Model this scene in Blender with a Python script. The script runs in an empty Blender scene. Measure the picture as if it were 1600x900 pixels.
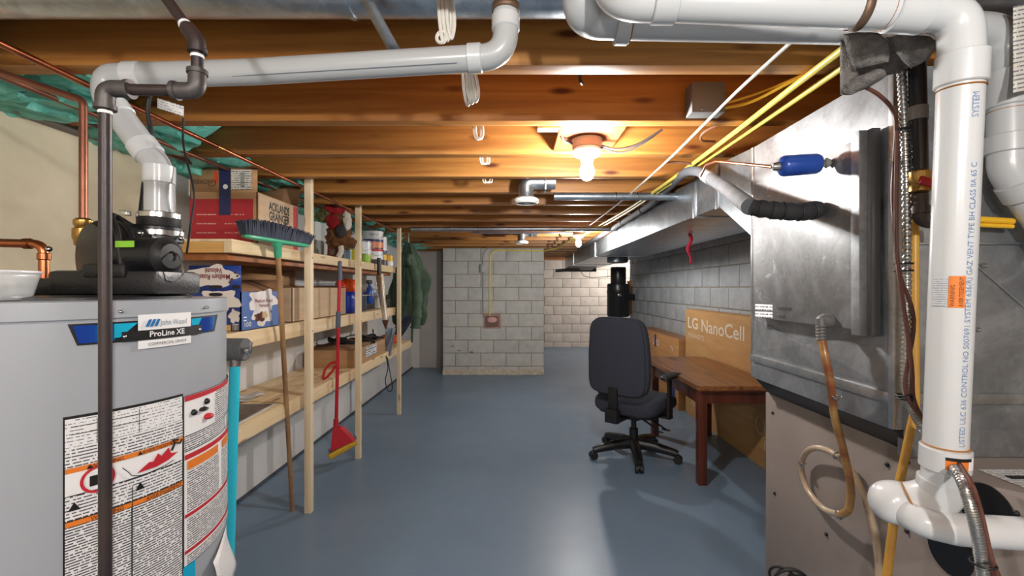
import bpy, bmesh, math, random
from mathutils import Vector, Matrix, noise
from math import pi, sin, cos, tan, radians as R_
random.seed(7)
S = bpy.context.scene; C = S.collection
F = 708.0; CX = 805.0; H = 1.30
# ---------------------------------------------------------------- camera, world, exposure
cam = bpy.data.cameras.new('camera'); co = bpy.data.objects.new('camera', cam); C.objects.link(co)
co.location = (0, 0, H); co.rotation_euler = (pi/2, 0, 0)
cam.sensor_width = 36; cam.lens = F/1600*36; cam.shift_x = -5/1600; cam.clip_start = .02
S.camera = co
w = bpy.data.worlds.new('world'); S.world = w; w.use_nodes = True
w.node_tree.nodes['Background'].inputs[0].default_value = (.75, .85, 1, 1)
w.node_tree.nodes['Background'].inputs[1].default_value = .3
S.view_settings.view_transform = 'Standard'; S.view_settings.look = 'None'
S.view_settings.gamma = 1; S.view_settings.exposure = 0.6
BULB_W = dict(front=32, middle=34, rear=38, rear_fill=36, far=46)
WARM = (1.0, .965, .92)

def P(px, py, Y): return Vector(((px-CX)*Y/F, Y, H-(py-450)*Y/F))       # point of the photo at depth Y
def PX(px, py, X): return P(px, py, X*F/(px-CX))                         # ... on the plane x = X
def PZ(px, py, z): return P(px, py, (H-z)*F/(py-450))                    # ... on the plane z

# ---------------------------------------------------------------- materials
def lin(c):
    return tuple(((v/255)/12.92 if v/255 <= .04045 else ((v/255+.055)/1.055)**2.4) for v in c)+(1,)
_m = {}
def M(name, c, rough=.6, metal=0, c2=None, sc=(6, 6, 6), bump=0, bs=60, rand=0, lo=.35, hi=.65, emit=0, trans=0, alpha=1, coat=0, rr=0, spec=.5, c3=None, s3=2.0):
    if name in _m: return _m[name]
    m = bpy.data.materials.new(name); m.use_nodes = True; _m[name] = m
    nt = m.node_tree; N = nt.nodes; L = nt.links; b = N['Principled BSDF']
    b.inputs['Base Color'].default_value = lin(c); b.inputs['Roughness'].default_value = rough
    b.inputs['Metallic'].default_value = metal; b.inputs['Specular IOR Level'].default_value = spec
    b.inputs['Coat Weight'].default_value = coat; b.inputs['Coat Roughness'].default_value = .15
    if trans: b.inputs['Transmission Weight'].default_value = trans
    if alpha < 1: b.inputs['Alpha'].default_value = alpha
    if emit:
        b.inputs['Emission Color'].default_value = lin(c); b.inputs['Emission Strength'].default_value = emit
    tc = N.new('ShaderNodeTexCoord'); last = None
    if c2 is not None:
        mp = N.new('ShaderNodeMapping'); mp.inputs['Scale'].default_value = sc; L.new(tc.outputs['Object'], mp.inputs[0])
        oi = N.new('ShaderNodeObjectInfo'); ad = N.new('ShaderNodeVectorMath'); ad.operation = 'SCALE'; ad.inputs[0].default_value = (37, 17, 29)
        L.new(oi.outputs['Random'], ad.inputs['Scale']); L.new(ad.outputs[0], mp.inputs['Location'])
        n = N.new('ShaderNodeTexNoise'); n.inputs['Scale'].default_value = 1; n.inputs['Detail'].default_value = 5; n.inputs['Roughness'].default_value = .6
        L.new(mp.outputs[0], n.inputs['Vector'])
        r = N.new('ShaderNodeValToRGB'); r.color_ramp.elements[0].position = lo; r.color_ramp.elements[1].position = hi
        r.color_ramp.elements[0].color = lin(c); r.color_ramp.elements[1].color = lin(c2); L.new(n.outputs[0], r.inputs[0])
        last = r.outputs[0]
        if c3 is not None:
            n3 = N.new('ShaderNodeTexNoise'); n3.inputs['Scale'].default_value = s3; n3.inputs['Detail'].default_value = 6; L.new(tc.outputs['Object'], n3.inputs['Vector'])
            r3 = N.new('ShaderNodeValToRGB'); r3.color_ramp.elements[0].position = .56; r3.color_ramp.elements[1].position = .72; L.new(n3.outputs[0], r3.inputs[0])
            mx = N.new('ShaderNodeMix'); mx.data_type = 'RGBA'; L.new(r3.outputs[0], mx.inputs[0]); L.new(last, mx.inputs[6]); mx.inputs[7].default_value = lin(c3); last = mx.outputs[2]
        if rr:
            mr = N.new('ShaderNodeMapRange'); mr.inputs[3].default_value = rough-rr; mr.inputs[4].default_value = rough+rr
            L.new(n.outputs[0], mr.inputs[0]); L.new(mr.outputs[0], b.inputs['Roughness'])
    if rand:
        oi = N.new('ShaderNodeObjectInfo'); mr = N.new('ShaderNodeMapRange'); mr.inputs[3].default_value = 1-rand; mr.inputs[4].default_value = 1+rand
        L.new(oi.outputs['Random'], mr.inputs[0]); hs = N.new('ShaderNodeHueSaturation'); L.new(mr.outputs[0], hs.inputs['Value'])
        if last: L.new(last, hs.inputs['Color'])
        else: hs.inputs['Color'].default_value = lin(c)
        last = hs.outputs[0]
    if last: L.new(last, b.inputs['Base Color'])
    if bump:
        n2 = N.new('ShaderNodeTexNoise'); n2.inputs['Scale'].default_value = bs; n2.inputs['Detail'].default_value = 4; L.new(tc.outputs['Object'], n2.inputs['Vector'])
        bp = N.new('ShaderNodeBump'); bp.inputs['Strength'].default_value = bump; bp.inputs['Distance'].default_value = .004
        L.new(n2.outputs[0], bp.inputs['Height']); L.new(bp.outputs[0], b.inputs['Normal'])
    return m
def wood(name, c1, c2, knot, axis=0, rough=.55, rand=.08, ks=1.0):
    m = bpy.data.materials.new(name); m.use_nodes = True; nt = m.node_tree; N = nt.nodes; L = nt.links; b = N['Principled BSDF']
    b.inputs['Roughness'].default_value = rough
    tc = N.new('ShaderNodeTexCoord'); oi = N.new('ShaderNodeObjectInfo'); sc = N.new('ShaderNodeVectorMath'); sc.operation = 'SCALE'; sc.inputs[0].default_value = (53, 31, 17)
    L.new(oi.outputs['Random'], sc.inputs['Scale'])
    def mp(s):
        k = N.new('ShaderNodeMapping'); k.inputs['Scale'].default_value = s; L.new(tc.outputs['Object'], k.inputs[0]); L.new(sc.outputs[0], k.inputs['Location']); return k
    g = [28, 28, 28]; g[axis] = 1.3
    n = N.new('ShaderNodeTexNoise'); n.inputs['Scale'].default_value = 1; n.inputs['Detail'].default_value = 5; n.inputs['Distortion'].default_value = .7; L.new(mp(g).outputs[0], n.inputs['Vector'])
    r = N.new('ShaderNodeValToRGB'); r.color_ramp.elements[0].position = .3; r.color_ramp.elements[1].position = .7
    r.color_ramp.elements[0].color = lin(c2); r.color_ramp.elements[1].color = lin(c1); L.new(n.outputs[0], r.inputs[0])
    k = [11*ks, 11*ks, 11*ks]; k[axis] = 3.2*ks
    v = N.new('ShaderNodeTexVoronoi'); v.inputs['Scale'].default_value = 1; v.inputs['Randomness'].default_value = 1; L.new(mp(k).outputs[0], v.inputs['Vector'])
    kr = N.new('ShaderNodeValToRGB'); kr.color_ramp.elements[0].position = .07; kr.color_ramp.elements[1].position = .19
    kr.color_ramp.elements[0].color = (1, 1, 1, 1); kr.color_ramp.elements[1].color = (0, 0, 0, 1); L.new(v.outputs['Distance'], kr.inputs[0])
    mx = N.new('ShaderNodeMix'); mx.data_type = 'RGBA'; L.new(kr.outputs[0], mx.inputs[0]); L.new(r.outputs[0], mx.inputs[6]); mx.inputs[7].default_value = lin(knot)
    hs = N.new('ShaderNodeHueSaturation'); mr = N.new('ShaderNodeMapRange'); mr.inputs[3].default_value = 1-rand; mr.inputs[4].default_value = 1+rand
    L.new(oi.outputs['Random'], mr.inputs[0]); L.new(mr.outputs[0], hs.inputs['Value']); L.new(mx.outputs[2], hs.inputs['Color']); L.new(hs.outputs[0], b.inputs['Base Color'])
    bp = N.new('ShaderNodeBump'); bp.inputs['Strength'].default_value = .12; bp.inputs['Distance'].default_value = .003; L.new(n.outputs[0], bp.inputs['Height']); L.new(bp.outputs[0], b.inputs['Normal'])
    return m
def galv(name, c=(176, 181, 186), rough=.34, spangle=22, metal=.85, stain=.0):
    m = bpy.data.materials.new(name); m.use_nodes = True; nt = m.node_tree; N = nt.nodes; L = nt.links; b = N['Principled BSDF']
    b.inputs['Metallic'].default_value = metal
    tc = N.new('ShaderNodeTexCoord'); v = N.new('ShaderNodeTexVoronoi'); v.inputs['Scale'].default_value = spangle*3; L.new(tc.outputs['Object'], v.inputs['Vector'])
    n = N.new('ShaderNodeTexNoise'); n.inputs['Scale'].default_value = 5; n.inputs['Detail'].default_value = 8; n.inputs['Roughness'].default_value = .65; n.inputs['Distortion'].default_value = 1.2; L.new(tc.outputs['Object'], n.inputs['Vector'])
    r = N.new('ShaderNodeValToRGB'); r.color_ramp.elements[0].position = .42; r.color_ramp.elements[1].position = .72
    r.color_ramp.elements[0].color = lin(c); r.color_ramp.elements[1].color = lin(tuple(min(255, int(x*1.22)) for x in c)); L.new(n.outputs[0], r.inputs[0])
    hs = N.new('ShaderNodeHueSaturation'); mr = N.new('ShaderNodeMapRange'); mr.inputs[3].default_value = .92; mr.inputs[4].default_value = 1.06
    sep = N.new('ShaderNodeSeparateColor'); L.new(v.outputs['Color'], sep.inputs[0]); L.new(sep.outputs[0], mr.inputs[0]); L.new(mr.outputs[0], hs.inputs['Value']); L.new(r.outputs[0], hs.inputs['Color']); L.new(hs.outputs[0], b.inputs['Base Color'])
    if stain:
        n5 = N.new('ShaderNodeTexNoise'); n5.inputs['Scale'].default_value = 9; n5.inputs['Detail'].default_value = 9; n5.inputs['Roughness'].default_value = .7; n5.inputs['Distortion'].default_value = 1.5; L.new(tc.outputs['Object'], n5.inputs['Vector'])
        r5 = N.new('ShaderNodeValToRGB'); r5.color_ramp.elements[0].position = .60; r5.color_ramp.elements[1].position = .76; r5.color_ramp.elements[1].color = (stain, stain, stain, 1); L.new(n5.outputs[0], r5.inputs[0])
        m5 = N.new('ShaderNodeMix'); m5.data_type = 'RGBA'; L.new(r5.outputs[0], m5.inputs[0]); L.new(hs.outputs[0], m5.inputs[6]); m5.inputs[7].default_value = (.75, .8, .84, 1); L.new(m5.outputs[2], b.inputs['Base Color'])
        m6 = N.new('ShaderNodeMapRange'); m6.inputs[3].default_value = metal; m6.inputs[4].default_value = .1; L.new(r5.outputs[0], m6.inputs[0]); L.new(m6.outputs[0], b.inputs['Metallic'])
    m2 = N.new('ShaderNodeMapRange'); m2.inputs[3].default_value = rough-.07; m2.inputs[4].default_value = rough+.16; L.new(n.outputs[0], m2.inputs[0]); L.new(m2.outputs[0], b.inputs['Roughness'])
    return m
def printed(name, bg, ink, pitch=.004, fill=.5, scale=350, thr=.42, rough=.5):
    """flat small print: rows of word-like dashes, UV in metres"""
    m = bpy.data.materials.new(name); m.use_nodes = True; nt = m.node_tree; N = nt.nodes; L = nt.links; b = N['Principled BSDF']; b.inputs['Roughness'].default_value = rough
    uv = N.new('ShaderNodeTexCoord'); sp = N.new('ShaderNodeSeparateXYZ'); L.new(uv.outputs['UV'], sp.inputs[0])
    def ma(op, a, bb=None):
        k = N.new('ShaderNodeMath'); k.operation = op
        for i, q in enumerate((a, bb)):
            if q is None: continue
            if isinstance(q, (int, float)): k.inputs[i].default_value = q
            else: L.new(q, k.inputs[i])
        return k.outputs[0]
    row = ma('DIVIDE', sp.outputs[1], pitch); fr = ma('FRACT', row); fl = ma('FLOOR', row)
    line = ma('LESS_THAN', fr, fill)
    cb = N.new('ShaderNodeCombineXYZ'); L.new(ma('MULTIPLY', sp.outputs[0], scale), cb.inputs[0]); L.new(ma('MULTIPLY', fl, 7.31), cb.inputs[1])
    n = N.new('ShaderNodeTexNoise'); n.inputs['Scale'].default_value = 1; n.inputs['Detail'].default_value = 1; L.new(cb.outputs[0], n.inputs['Vector'])
    word = ma('GREATER_THAN', n.outputs[0], thr)
    mx = N.new('ShaderNodeMix'); mx.data_type = 'RGBA'; L.new(ma('MULTIPLY', line, word), mx.inputs[0]); mx.inputs[6].default_value = lin(bg); mx.inputs[7].default_value = lin(ink)
    L.new(mx.outputs[2], b.inputs['Base Color']); return m

JOIST = wood('joist wood', (192, 134, 66), (150, 92, 40), (92, 42, 18), 0, .5, .12)
PINE = wood('pine lumber', (244, 226, 194), (230, 206, 166), (150, 100, 55), 2, .6, .05)
PINEY = wood('pine board', (242, 220, 180), (226, 196, 150), (155, 105, 60), 1, .6, .05)
DECK = wood('subfloor planks', (150, 80, 40), (110, 55, 26), (60, 28, 14), 0, .7)
TABLEW = wood('stained table wood', (158, 102, 56), (96, 58, 34), (52, 32, 24), 1, .3, .02, .4)
TABLEL = wood('dark stained leg wood', (104, 52, 34), (74, 34, 24), (50, 22, 14), 2, .35, .02, .4)
HANDLEW = wood('broom handle wood', (178, 140, 98), (140, 104, 70), (100, 70, 40), 2, .5)
GALV = galv('galvanised sheet', (150, 154, 158), .44, stain=.3)
GALVD = galv('galvanised duct', (160, 168, 176), .3)
GALVP = galv('polished galvanised', (176, 180, 184), .3, 40, .92)
GALVC = galv('access panel metal', (138, 140, 142), .42, 30, .9, .7)
GALVR = galv('round duct metal', (186, 194, 202), .26, 18, .9)
STEEL = M('steel clamp', (200, 200, 200), .22, 1)
BLACKP = M('black plastic', (26, 26, 29), .38, bump=.15, bs=180)
BLACKR = M('black rubber', (20, 20, 22), .55)
GASP = M('black iron pipe', (48, 43, 48), .42, .2, (68, 56, 52), (9, 9, 9), .15, 60)
GASF = M('grey iron fitting', (104, 100, 98), .5, .5, (66, 60, 60), (20, 20, 20))
PVC = M('white pvc', (208, 211, 213), .25, 0, coat=.25)
PVCG = M('grey white pvc', (186, 189, 191), .3, 0, coat=.25)
GLUE = M('brown primer ring', (168, 112, 52), .5)
COPPER = M('copper', (196, 118, 78), .28, .95, (140, 78, 56), (8, 8, 8))
COPPERO = M('dull copper', (120, 76, 62), .42, .8, (150, 98, 78), (7, 7, 7))
BRASS = M('brass', (196, 158, 90), .3, .9, (150, 112, 60), (20, 20, 20))
YEL = M('yellow jacket', (228, 208, 96), .42)
YELD = M('yellow cable', (226, 176, 40), .42)
WCAB = M('white cable sheath', (226, 224, 216), .5)
BCAB = M('black cable sheath', (24, 24, 26), .5)
BRWIRE = M('brown wire', (94, 56, 46), .5)
CARD = M('cardboard', (184, 145, 104), .8, 0, (170, 131, 92), (2, 2, 30), .1, 80)
CARDL = M('pale cardboard', (208, 182, 150), .8, 0, (196, 168, 136), (2, 2, 30), .1, 80)
CARDD = M('brown cardboard flap', (142, 106, 74), .85)
TVBOX = M('television carton', (196, 152, 98), .75, 0, (184, 138, 86), (3, 3, 20), .05, 60)
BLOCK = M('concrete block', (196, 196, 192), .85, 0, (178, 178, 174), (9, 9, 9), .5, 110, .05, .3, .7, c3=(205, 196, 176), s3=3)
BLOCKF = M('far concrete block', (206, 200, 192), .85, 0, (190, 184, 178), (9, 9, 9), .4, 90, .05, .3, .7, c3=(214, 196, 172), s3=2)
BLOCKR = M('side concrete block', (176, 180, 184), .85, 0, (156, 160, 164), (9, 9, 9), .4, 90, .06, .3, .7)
MORTAR = M('mortar', (158, 150, 136), .9, 0, (138, 130, 118), (12, 12, 12), .4, 60)
WALLW = M('white foundation wall', (232, 231, 229), .75, 0, (220, 219, 218), (1.5, 1.5, 1.5), .15, 25)
WALLC = M('cream painted wall', (210, 200, 174), .75, 0, (192, 182, 156), (2.5, 2.5, 2.5), .35, 30, c3=(170, 160, 132), s3=1.3)
FLOORM = M('blue grey floor paint', (120, 142, 164), .36, 0, (108, 130, 152), (1.4, 1.4, 1.4), .04, 8, lo=.3, hi=.7, rr=.07, spec=.45)
FOAM = M('teal spray foam', (70, 168, 152), .6, 0, (128, 208, 192), (16, 16, 16), .7, 50)
HEAT = M('grey enamel jacket', (166, 171, 178), .36, .1, coat=.1)
WHITE = M('white print', (236, 236, 236), .45)
BLK = M('black print', (18, 18, 20), .5)
RED = M('red print', (190, 36, 48), .5)
ORG = M('orange print', (226, 124, 40), .5)
BLUEB = M('blue foil', (24, 70, 170), .2, .4, (20, 150, 210), (14, 14, 1), lo=.4, hi=.6)
CYANB = M('cyan foil', (30, 190, 230), .2, .3)
TAUPE = M('furnace enamel', (146, 136, 130), .42, .1, (136, 126, 120), (3, 3, 3))

# ---------------------------------------------------------------- geometry helpers
def fillet(pts, rad, n=8):
    pts = [Vector(p) for p in pts]; out = [pts[0]]
    for i in range(1, len(pts)-1):
        a, b, c = pts[i-1], pts[i], pts[i+1]
        d1 = (a-b); d2 = (c-b); l1, l2 = d1.length, d2.length; d1.normalize(); d2.normalize()
        ang = d1.angle(d2, pi)
        if ang > pi-.03: out.append(b); continue
        t = min(rad/tan(ang/2), l1*.49, l2*.49)
        p0 = b+d1*t; p2 = b+d2*t
        for k in range(n+1):
            s = k/n; out.append(p0*(1-s)**2+b*2*s*(1-s)+p2*s*s)
    out.append(pts[-1]); return out
def smooth(pts, n=6):
    pts = [Vector(p) for p in pts]; q = [pts[0]*2-pts[1]]+pts+[pts[-1]*2-pts[-2]]; out = []
    for i in range(1, len(q)-2):
        a, b, c, d = q[i-1:i+3]
        for k in range(n):
            t = k/n; out.append(.5*((2*b)+(c-a)*t+(2*a-5*b+4*c-d)*t*t+(3*b-a-3*c+d)*t**3))
    out.append(pts[-1]); return out
class G:
    def __init__(s): s.bm = bmesh.new(); s.uv = s.bm.loops.layers.uv.new('uv')
    def _faces(s, vs, fs):
        bv = [s.bm.verts.new(v) for v in vs]; o = []
        for f in fs:
            try: o.append(s.bm.faces.new([bv[i] for i in f]))
            except ValueError: pass
        return bv, o
    def box(s, x0, x1, y0, y1, z0, z1, bev=0, mat=None):
        vs = [Vector((x, y, z)) for x in (x0, x1) for y in (y0, y1) for z in (z0, z1)]
        if mat is not None: vs = [mat @ v for v in vs]
        bv, fs = s._faces(vs, [(0, 1, 3, 2), (4, 6, 7, 5), (0, 4, 5, 1), (2, 3, 7, 6), (0, 2, 6, 4), (1, 5, 7, 3)])
        if bev: bmesh.ops.bevel(s.bm, geom=list({e for f in fs for e in f.edges}), offset=bev, segments=2, affect='EDGES', profile=.6)
        return s
    def cbox(s, c, sz, rot=(0, 0, 0), bev=0):
        m = Matrix.Translation(c) @ (Matrix.Rotation(rot[2], 4, 'Z') @ Matrix.Rotation(rot[1], 4, 'Y') @ Matrix.Rotation(rot[0], 4, 'X'))
        return s.box(-sz[0]/2, sz[0]/2, -sz[1]/2, sz[1]/2, -sz[2]/2, sz[2]/2, bev, m)
    def poly(s, pts, vec):
        n = len(pts); pts = [Vector(p) for p in pts]; vec = Vector(vec)
        s._faces(pts+[p+vec for p in pts], [tuple(range(n-1, -1, -1)), tuple(range(n, 2*n))]+[(i, (i+1) % n, n+(i+1) % n, n+i) for i in range(n)]); return s
    def tube(s, pts, r, n=12, cap=True, ell=None):
        pts = [Vector(p) for p in pts]; m = len(pts); rs = r if isinstance(r, (list, tuple)) else [r]*m
        t0 = (pts[1]-pts[0]).normalized(); u = t0.orthogonal().normalized(); vs = []
        for i in range(m):
            t = (pts[min(i+1, m-1)]-pts[max(i-1, 0)]).normalized()
            u = (u-t*u.dot(t)); u = u.normalized() if u.length > 1e-6 else t.orthogonal().normalized(); v = t.cross(u)
            for k in range(n):
                a = 2*pi*k/n; vs.append(pts[i]+(u*cos(a)+v*sin(a))*rs[i])
        fs = [(i*n+k, i*n+(k+1) % n, (i+1)*n+(k+1) % n, (i+1)*n+k) for i in range(m-1) for k in range(n)]
        if cap: fs += [tuple(range(n-1, -1, -1)), tuple(range((m-1)*n, m*n))]
        s._faces(vs, fs); return s
    def lathe(s, prof, o, axis=(0, 0, 1), n=24, cap=True):
        o = Vector(o); ax = Vector(axis).normalized(); pts = [o+ax*h for r, h in prof]
        u = ax.orthogonal().normalized(); v = ax.cross(u); vs = []
        for (r, h), p in zip(prof, pts):
            for k in range(n):
                a = 2*pi*k/n; vs.append(p+(u*cos(a)+v*sin(a))*max(r, 1e-4))
        m = len(prof); fs = [(i*n+k, i*n+(k+1) % n, (i+1)*n+(k+1) % n, (i+1)*n+k) for i in range(m-1) for k in range(n)]
        if cap: fs += [tuple(range(n-1, -1, -1)), tuple(range((m-1)*n, m*n))]
        s._faces(vs, fs); return s
    def disc(s, c, axis, r, th, n=24): return s.lathe([(r, 0), (r, th)], c, axis, n)
    def torus(s, c, axis, Rr, r, n=28, m=8):
        ax = Vector(axis).normalized(); u = ax.orthogonal().normalized(); v = ax.cross(u); c = Vector(c); vs = []
        for i in range(n):
            a = 2*pi*i/n; d = u*cos(a)+v*sin(a)
            for k in range(m):
                b = 2*pi*k/m; vs.append(c+d*(Rr+r*cos(b))+ax*r*sin(b))
        s._faces(vs, [(i*m+k, ((i+1) % n)*m+k, ((i+1) % n)*m+(k+1) % m, i*m+(k+1) % m) for i in range(n) for k in range(m)]); return s
    def sup(s, c, sz, e1=.5, e2=.5, rot=None, nu=20, nv=14, fn=None):
        def pw(x, e): return math.copysign(abs(x)**e, x)
        vs = []; c = Vector(c)
        for i in range(nv+1):
            ph = -pi/2+pi*i/nv
            for k in range(nu):
                th = 2*pi*k/nu; v = Vector((sz[0]/2*pw(cos(ph), e1)*pw(cos(th), e2), sz[1]/2*pw(cos(ph), e1)*pw(sin(th), e2), sz[2]/2*pw(sin(ph), e1)))
                if fn: v = fn(v)
                if rot: v = rot @ v
                vs.append(c+v)
        s._faces(vs, [(i*nu+k, i*nu+(k+1) % nu, (i+1)*nu+(k+1) % nu, (i+1)*nu+k) for i in range(nv) for k in range(nu)])
        return s
    def grid(s, fn, nu, nv, su=1, sv=1, flip=False):
        g = [[s.bm.verts.new(fn(i/nu, j/nv)) for j in range(nv+1)] for i in range(nu+1)]
        for i in range(nu):
            for j in range(nv):
                q = [(i, j), (i+1, j), (i+1, j+1), (i, j+1)]
                if flip: q.reverse()
                f = s.bm.faces.new([g[a][b] for a, b in q])
                for l, (a, b) in zip(f.loops, q): l[s.uv].uv = (a/nu*su, b/nv*sv)
        return s
    def out(s, name, m, parent=None, local=False, clean=True, flat=False, solid=0):
        if clean: bmesh.ops.remove_doubles(s.bm, verts=s.bm.verts, dist=1e-5)
        if clean and not solid and not getattr(s, 'open', False): bmesh.ops.recalc_face_normals(s.bm, faces=s.bm.faces)
        me = bpy.data.meshes.new(name); s.bm.to_mesh(me); s.bm.free()
        ob = bpy.data.objects.new(name, me); C.objects.link(ob)
        me.materials.append(m)
        if not flat:
            for p in me.polygons: p.use_smooth = True
            me.set_sharp_from_angle(angle=R_(38))
        if parent is not None:
            ob.parent = parent
            if not local:
                off = Vector((0, 0, 0)); q = parent
                while q is not None: off += q.location; q = q.parent
                me.transform(Matrix.Translation(-off))
        elif not local and me.vertices:
            xs = [v.co for v in me.vertices]; b = Vector(((min(v.x for v in xs)+max(v.x for v in xs))/2, (min(v.y for v in xs)+max(v.y for v in xs))/2, min(v.z for v in xs)))
            me.transform(Matrix.Translation(-b)); ob.location = b
        if solid:
            md = ob.modifiers.new('thickness', 'SOLIDIFY'); md.thickness = solid; md.offset = 0
        return ob
def thing(name, label, cat, loc=(0, 0, 0), rz=0, group=None):
    o = bpy.data.objects.new(name, None); C.objects.link(o); o.location = loc; o.rotation_euler = (0, 0, rz)
    o.empty_display_size = .05; o['label'] = label; o['category'] = cat
    if group: o['group'] = group
    return o
def tag(o, label, cat, group=None):
    o['label'] = label; o['category'] = cat
    if group: o['group'] = group
    return o
def struct(o): o['kind'] = 'structure'; return o
def text(body, size, fn, m, parent, name='lettering', align='LEFT', sx=1, width=None, local=False, bold=0):
    cu = bpy.data.curves.new(name, 'FONT'); cu.body = body; cu.size = size; cu.align_x = align; cu.resolution_u = 3; cu.offset = bold*size
    ob = bpy.data.objects.new(name, cu); C.objects.link(ob); bpy.context.view_layer.update()
    me = bpy.data.meshes.new_from_object(ob); bpy.data.objects.remove(ob); bpy.data.curves.remove(cu)
    if width:
        xs = [v.co.x for v in me.vertices]; sx = width/(max(xs)-min(xs))
    off = Vector((0, 0, 0)); q = parent
    if not local:
        while q is not None: off += q.location; q = q.parent
    for v in me.vertices: v.co = Vector(fn(v.co.x*sx, v.co.y))-off
    me.materials.clear(); me.materials.append(m)
    o = bpy.data.objects.new(name, me); C.objects.link(o); o.parent = parent; return o
def copy_tree(o, parent=None):
    c = o.copy(); C.objects.link(c); c.parent = parent
    for ch in list(o.children): copy_tree(ch, c)
    return c

# ---------------------------------------------------------------- setting
XL, XR, ZC = -1.69, 1.95, 1.90
struct(G().box(XL-.2, 3.4, -2.6, 10.1, -.1, 0).out('floor', FLOORM))
ceil = struct(G().box(XL-.2, 3.4, -2.6, 10.1, 2.085, 2.12).out('ceiling', DECK))
jm = G().box(XL-.1, 3.3, -.025, .03, 0, .183, .002).out('ceiling_joist', JOIST, ceil, local=True)
def jy(k): return 1.22+.406*k
for k in range(-9, 22):
    o = jm if k == -9 else jm.copy()
    if k != -9: C.objects.link(o); o.parent = ceil
    o.location = (-ceil.location.x, jy(k)+.025-ceil.location.y, ZC-ceil.location.z)
def brw(i): return [0]
# left wall: cream stretch, white stretch, sill, foam
wl = struct(G().box(XL-.2, XL, -2.6, 7.6, 0, 1.88).out('wall_left', WALLW))
G().box(XL, XL+.012, -2.6, 2.05, 0, 1.88).out('cream_panel', WALLC, wl)
G().box(XL-.2, XL+.05, -2.6, 7.5, 1.88, 1.905, .003).out('sill_plate', M('grey sill', (116, 108, 100), .7), wl)
for k in range(-4, 14):
    y0, y1 = jy(k)+.06, jy(k+1)
    def fz(v, k=k):
        d = noise.fractal(v*14+Vector((k*3.1, 0, 0)), 1, 2, 4); return v*(1+.22*d)
    G().sup((XL-.02, (y0+y1)/2, 1.985), (.62+.35*random.random(), y1-y0+.03, .225), .6, .6, nu=40, nv=26, fn=fz).out('spray_foam', FOAM, wl)
def blocks(root, mat, O, du, dn, L, z0, z1, ch, bl, half0=False, gap=.010, proud=.012):
    """a running bond of blocks: O corner, du along the wall, dn outward normal"""
    du = Vector(du); dn = Vector(dn); ang = math.atan2(du.y, du.x); cache = {}
    z = z1; row = 0; off = root.location
    while z > z0+.02:
        zb = max(z-ch, z0); s = -bl/2 if (row % 2 == 0) != half0 else 0
        while s < L-.02:
            a, b = max(s, 0), min(s+bl, L); s += bl
            if b-a < .03: continue
            key = (round(b-a, 3), round(z-zb, 3))
            if key not in cache:
                g = G().box(-(b-a-gap)/2, (b-a-gap)/2, -.03, .03, -(z-zb-gap)/2, (z-zb-gap)/2, .003); o = g.out('concrete_block', mat, root, local=True); cache[key] = o.data
            else:
                o = bpy.data.objects.new('concrete_block', cache[key]); C.objects.link(o); o.parent = root
            j = random.uniform(-.0025, .0025)
            o.location = Vector(O)+du*((a+b)/2)+dn*(proud-.03+j)+Vector((0, 0, (z+zb)/2))-off
            o.rotation_euler = (0, 0, ang)
        z = zb; row += 1
PY = 6.83
wc = struct(G().box(-1.09, .434, PY, 9.9, 0, ZC).out('wall_center', MORTAR))
blocks(wc, BLOCK, (-1.09, PY, 0), (1, 0, 0), (0, -1, 0), 1.524, 0, ZC, .1976, .381)
rb = G()
def rubble(u, v): return Vector((-1.09+1.524*u, PY-.014-.022*(1-v)*(1+noise.noise(Vector((u*14, v*5, 3)))), .075*v*(1+.5*noise.noise(Vector((u*9, 0, 1))))))
rb.open = True; rb.grid(rubble, 50, 4).out('mortar_ledge', M('pale mortar', (204, 196, 178), .9, 0, (176, 166, 146), (20, 20, 20), .6, 60), wc)
for (px, py, w_, h_) in ((718, 548, .05, .02), (737, 550, .035, .025), (707, 541, .07, .012)):
    p = P(px, py, PY-.013); g = G()
    def fz(v, s_=px): return v*(1+.5*noise.noise(v*40+Vector((s_, 0, 0))))
    g.sup(p, (w_*1.4, .006, h_), 1, 1, fn=fz).out('patch', M('rust stain', (150, 104, 66), .9), wc)
wb = struct(G().box(.40, 3.4, 9.9, 10.1, 0, ZC).out('wall_back', MORTAR))
blocks(wb, BLOCKF, (.44, 9.9, 0), (1, 0, 0), (0, -1, 0), 2.9, 0, ZC, .1976, .395)
wr = struct(G().box(XR, 2.15, -2.6, 7.67, 0, ZC).out('wall_right', MORTAR))
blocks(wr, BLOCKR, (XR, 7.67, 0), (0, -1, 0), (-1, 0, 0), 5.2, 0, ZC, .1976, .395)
struct(G().box(3.3, 3.4, 7.67, 10.1, 0, ZC).out('wall_far_right', BLOCKF))
struct(G().box(2.15, 3.4, 7.55, 7.67, 0, ZC).out('wall_return', BLOCKF))
struct(G().box(XL-.2, 2.15, -2.7, -2.6, 0, 2.1).out('wall_front', WALLW))
wbl = struct(G().box(XL, -1.09, 7.40, 7.55, 0, ZC).out('wall_back_left', M('pale drywall', (214, 208, 204), .8)))
struct(G().box(-1.27, -1.09, 7.33, 7.40, 0, ZC).out('trim_1', M('grey brown trim', (150, 142, 136), .7)))
struct(G().box(XL, XL+.02, -1, 7.4, 0, .012).out('baseboard_left', M('dark floor joint', (70, 78, 88), .7)))

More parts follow.
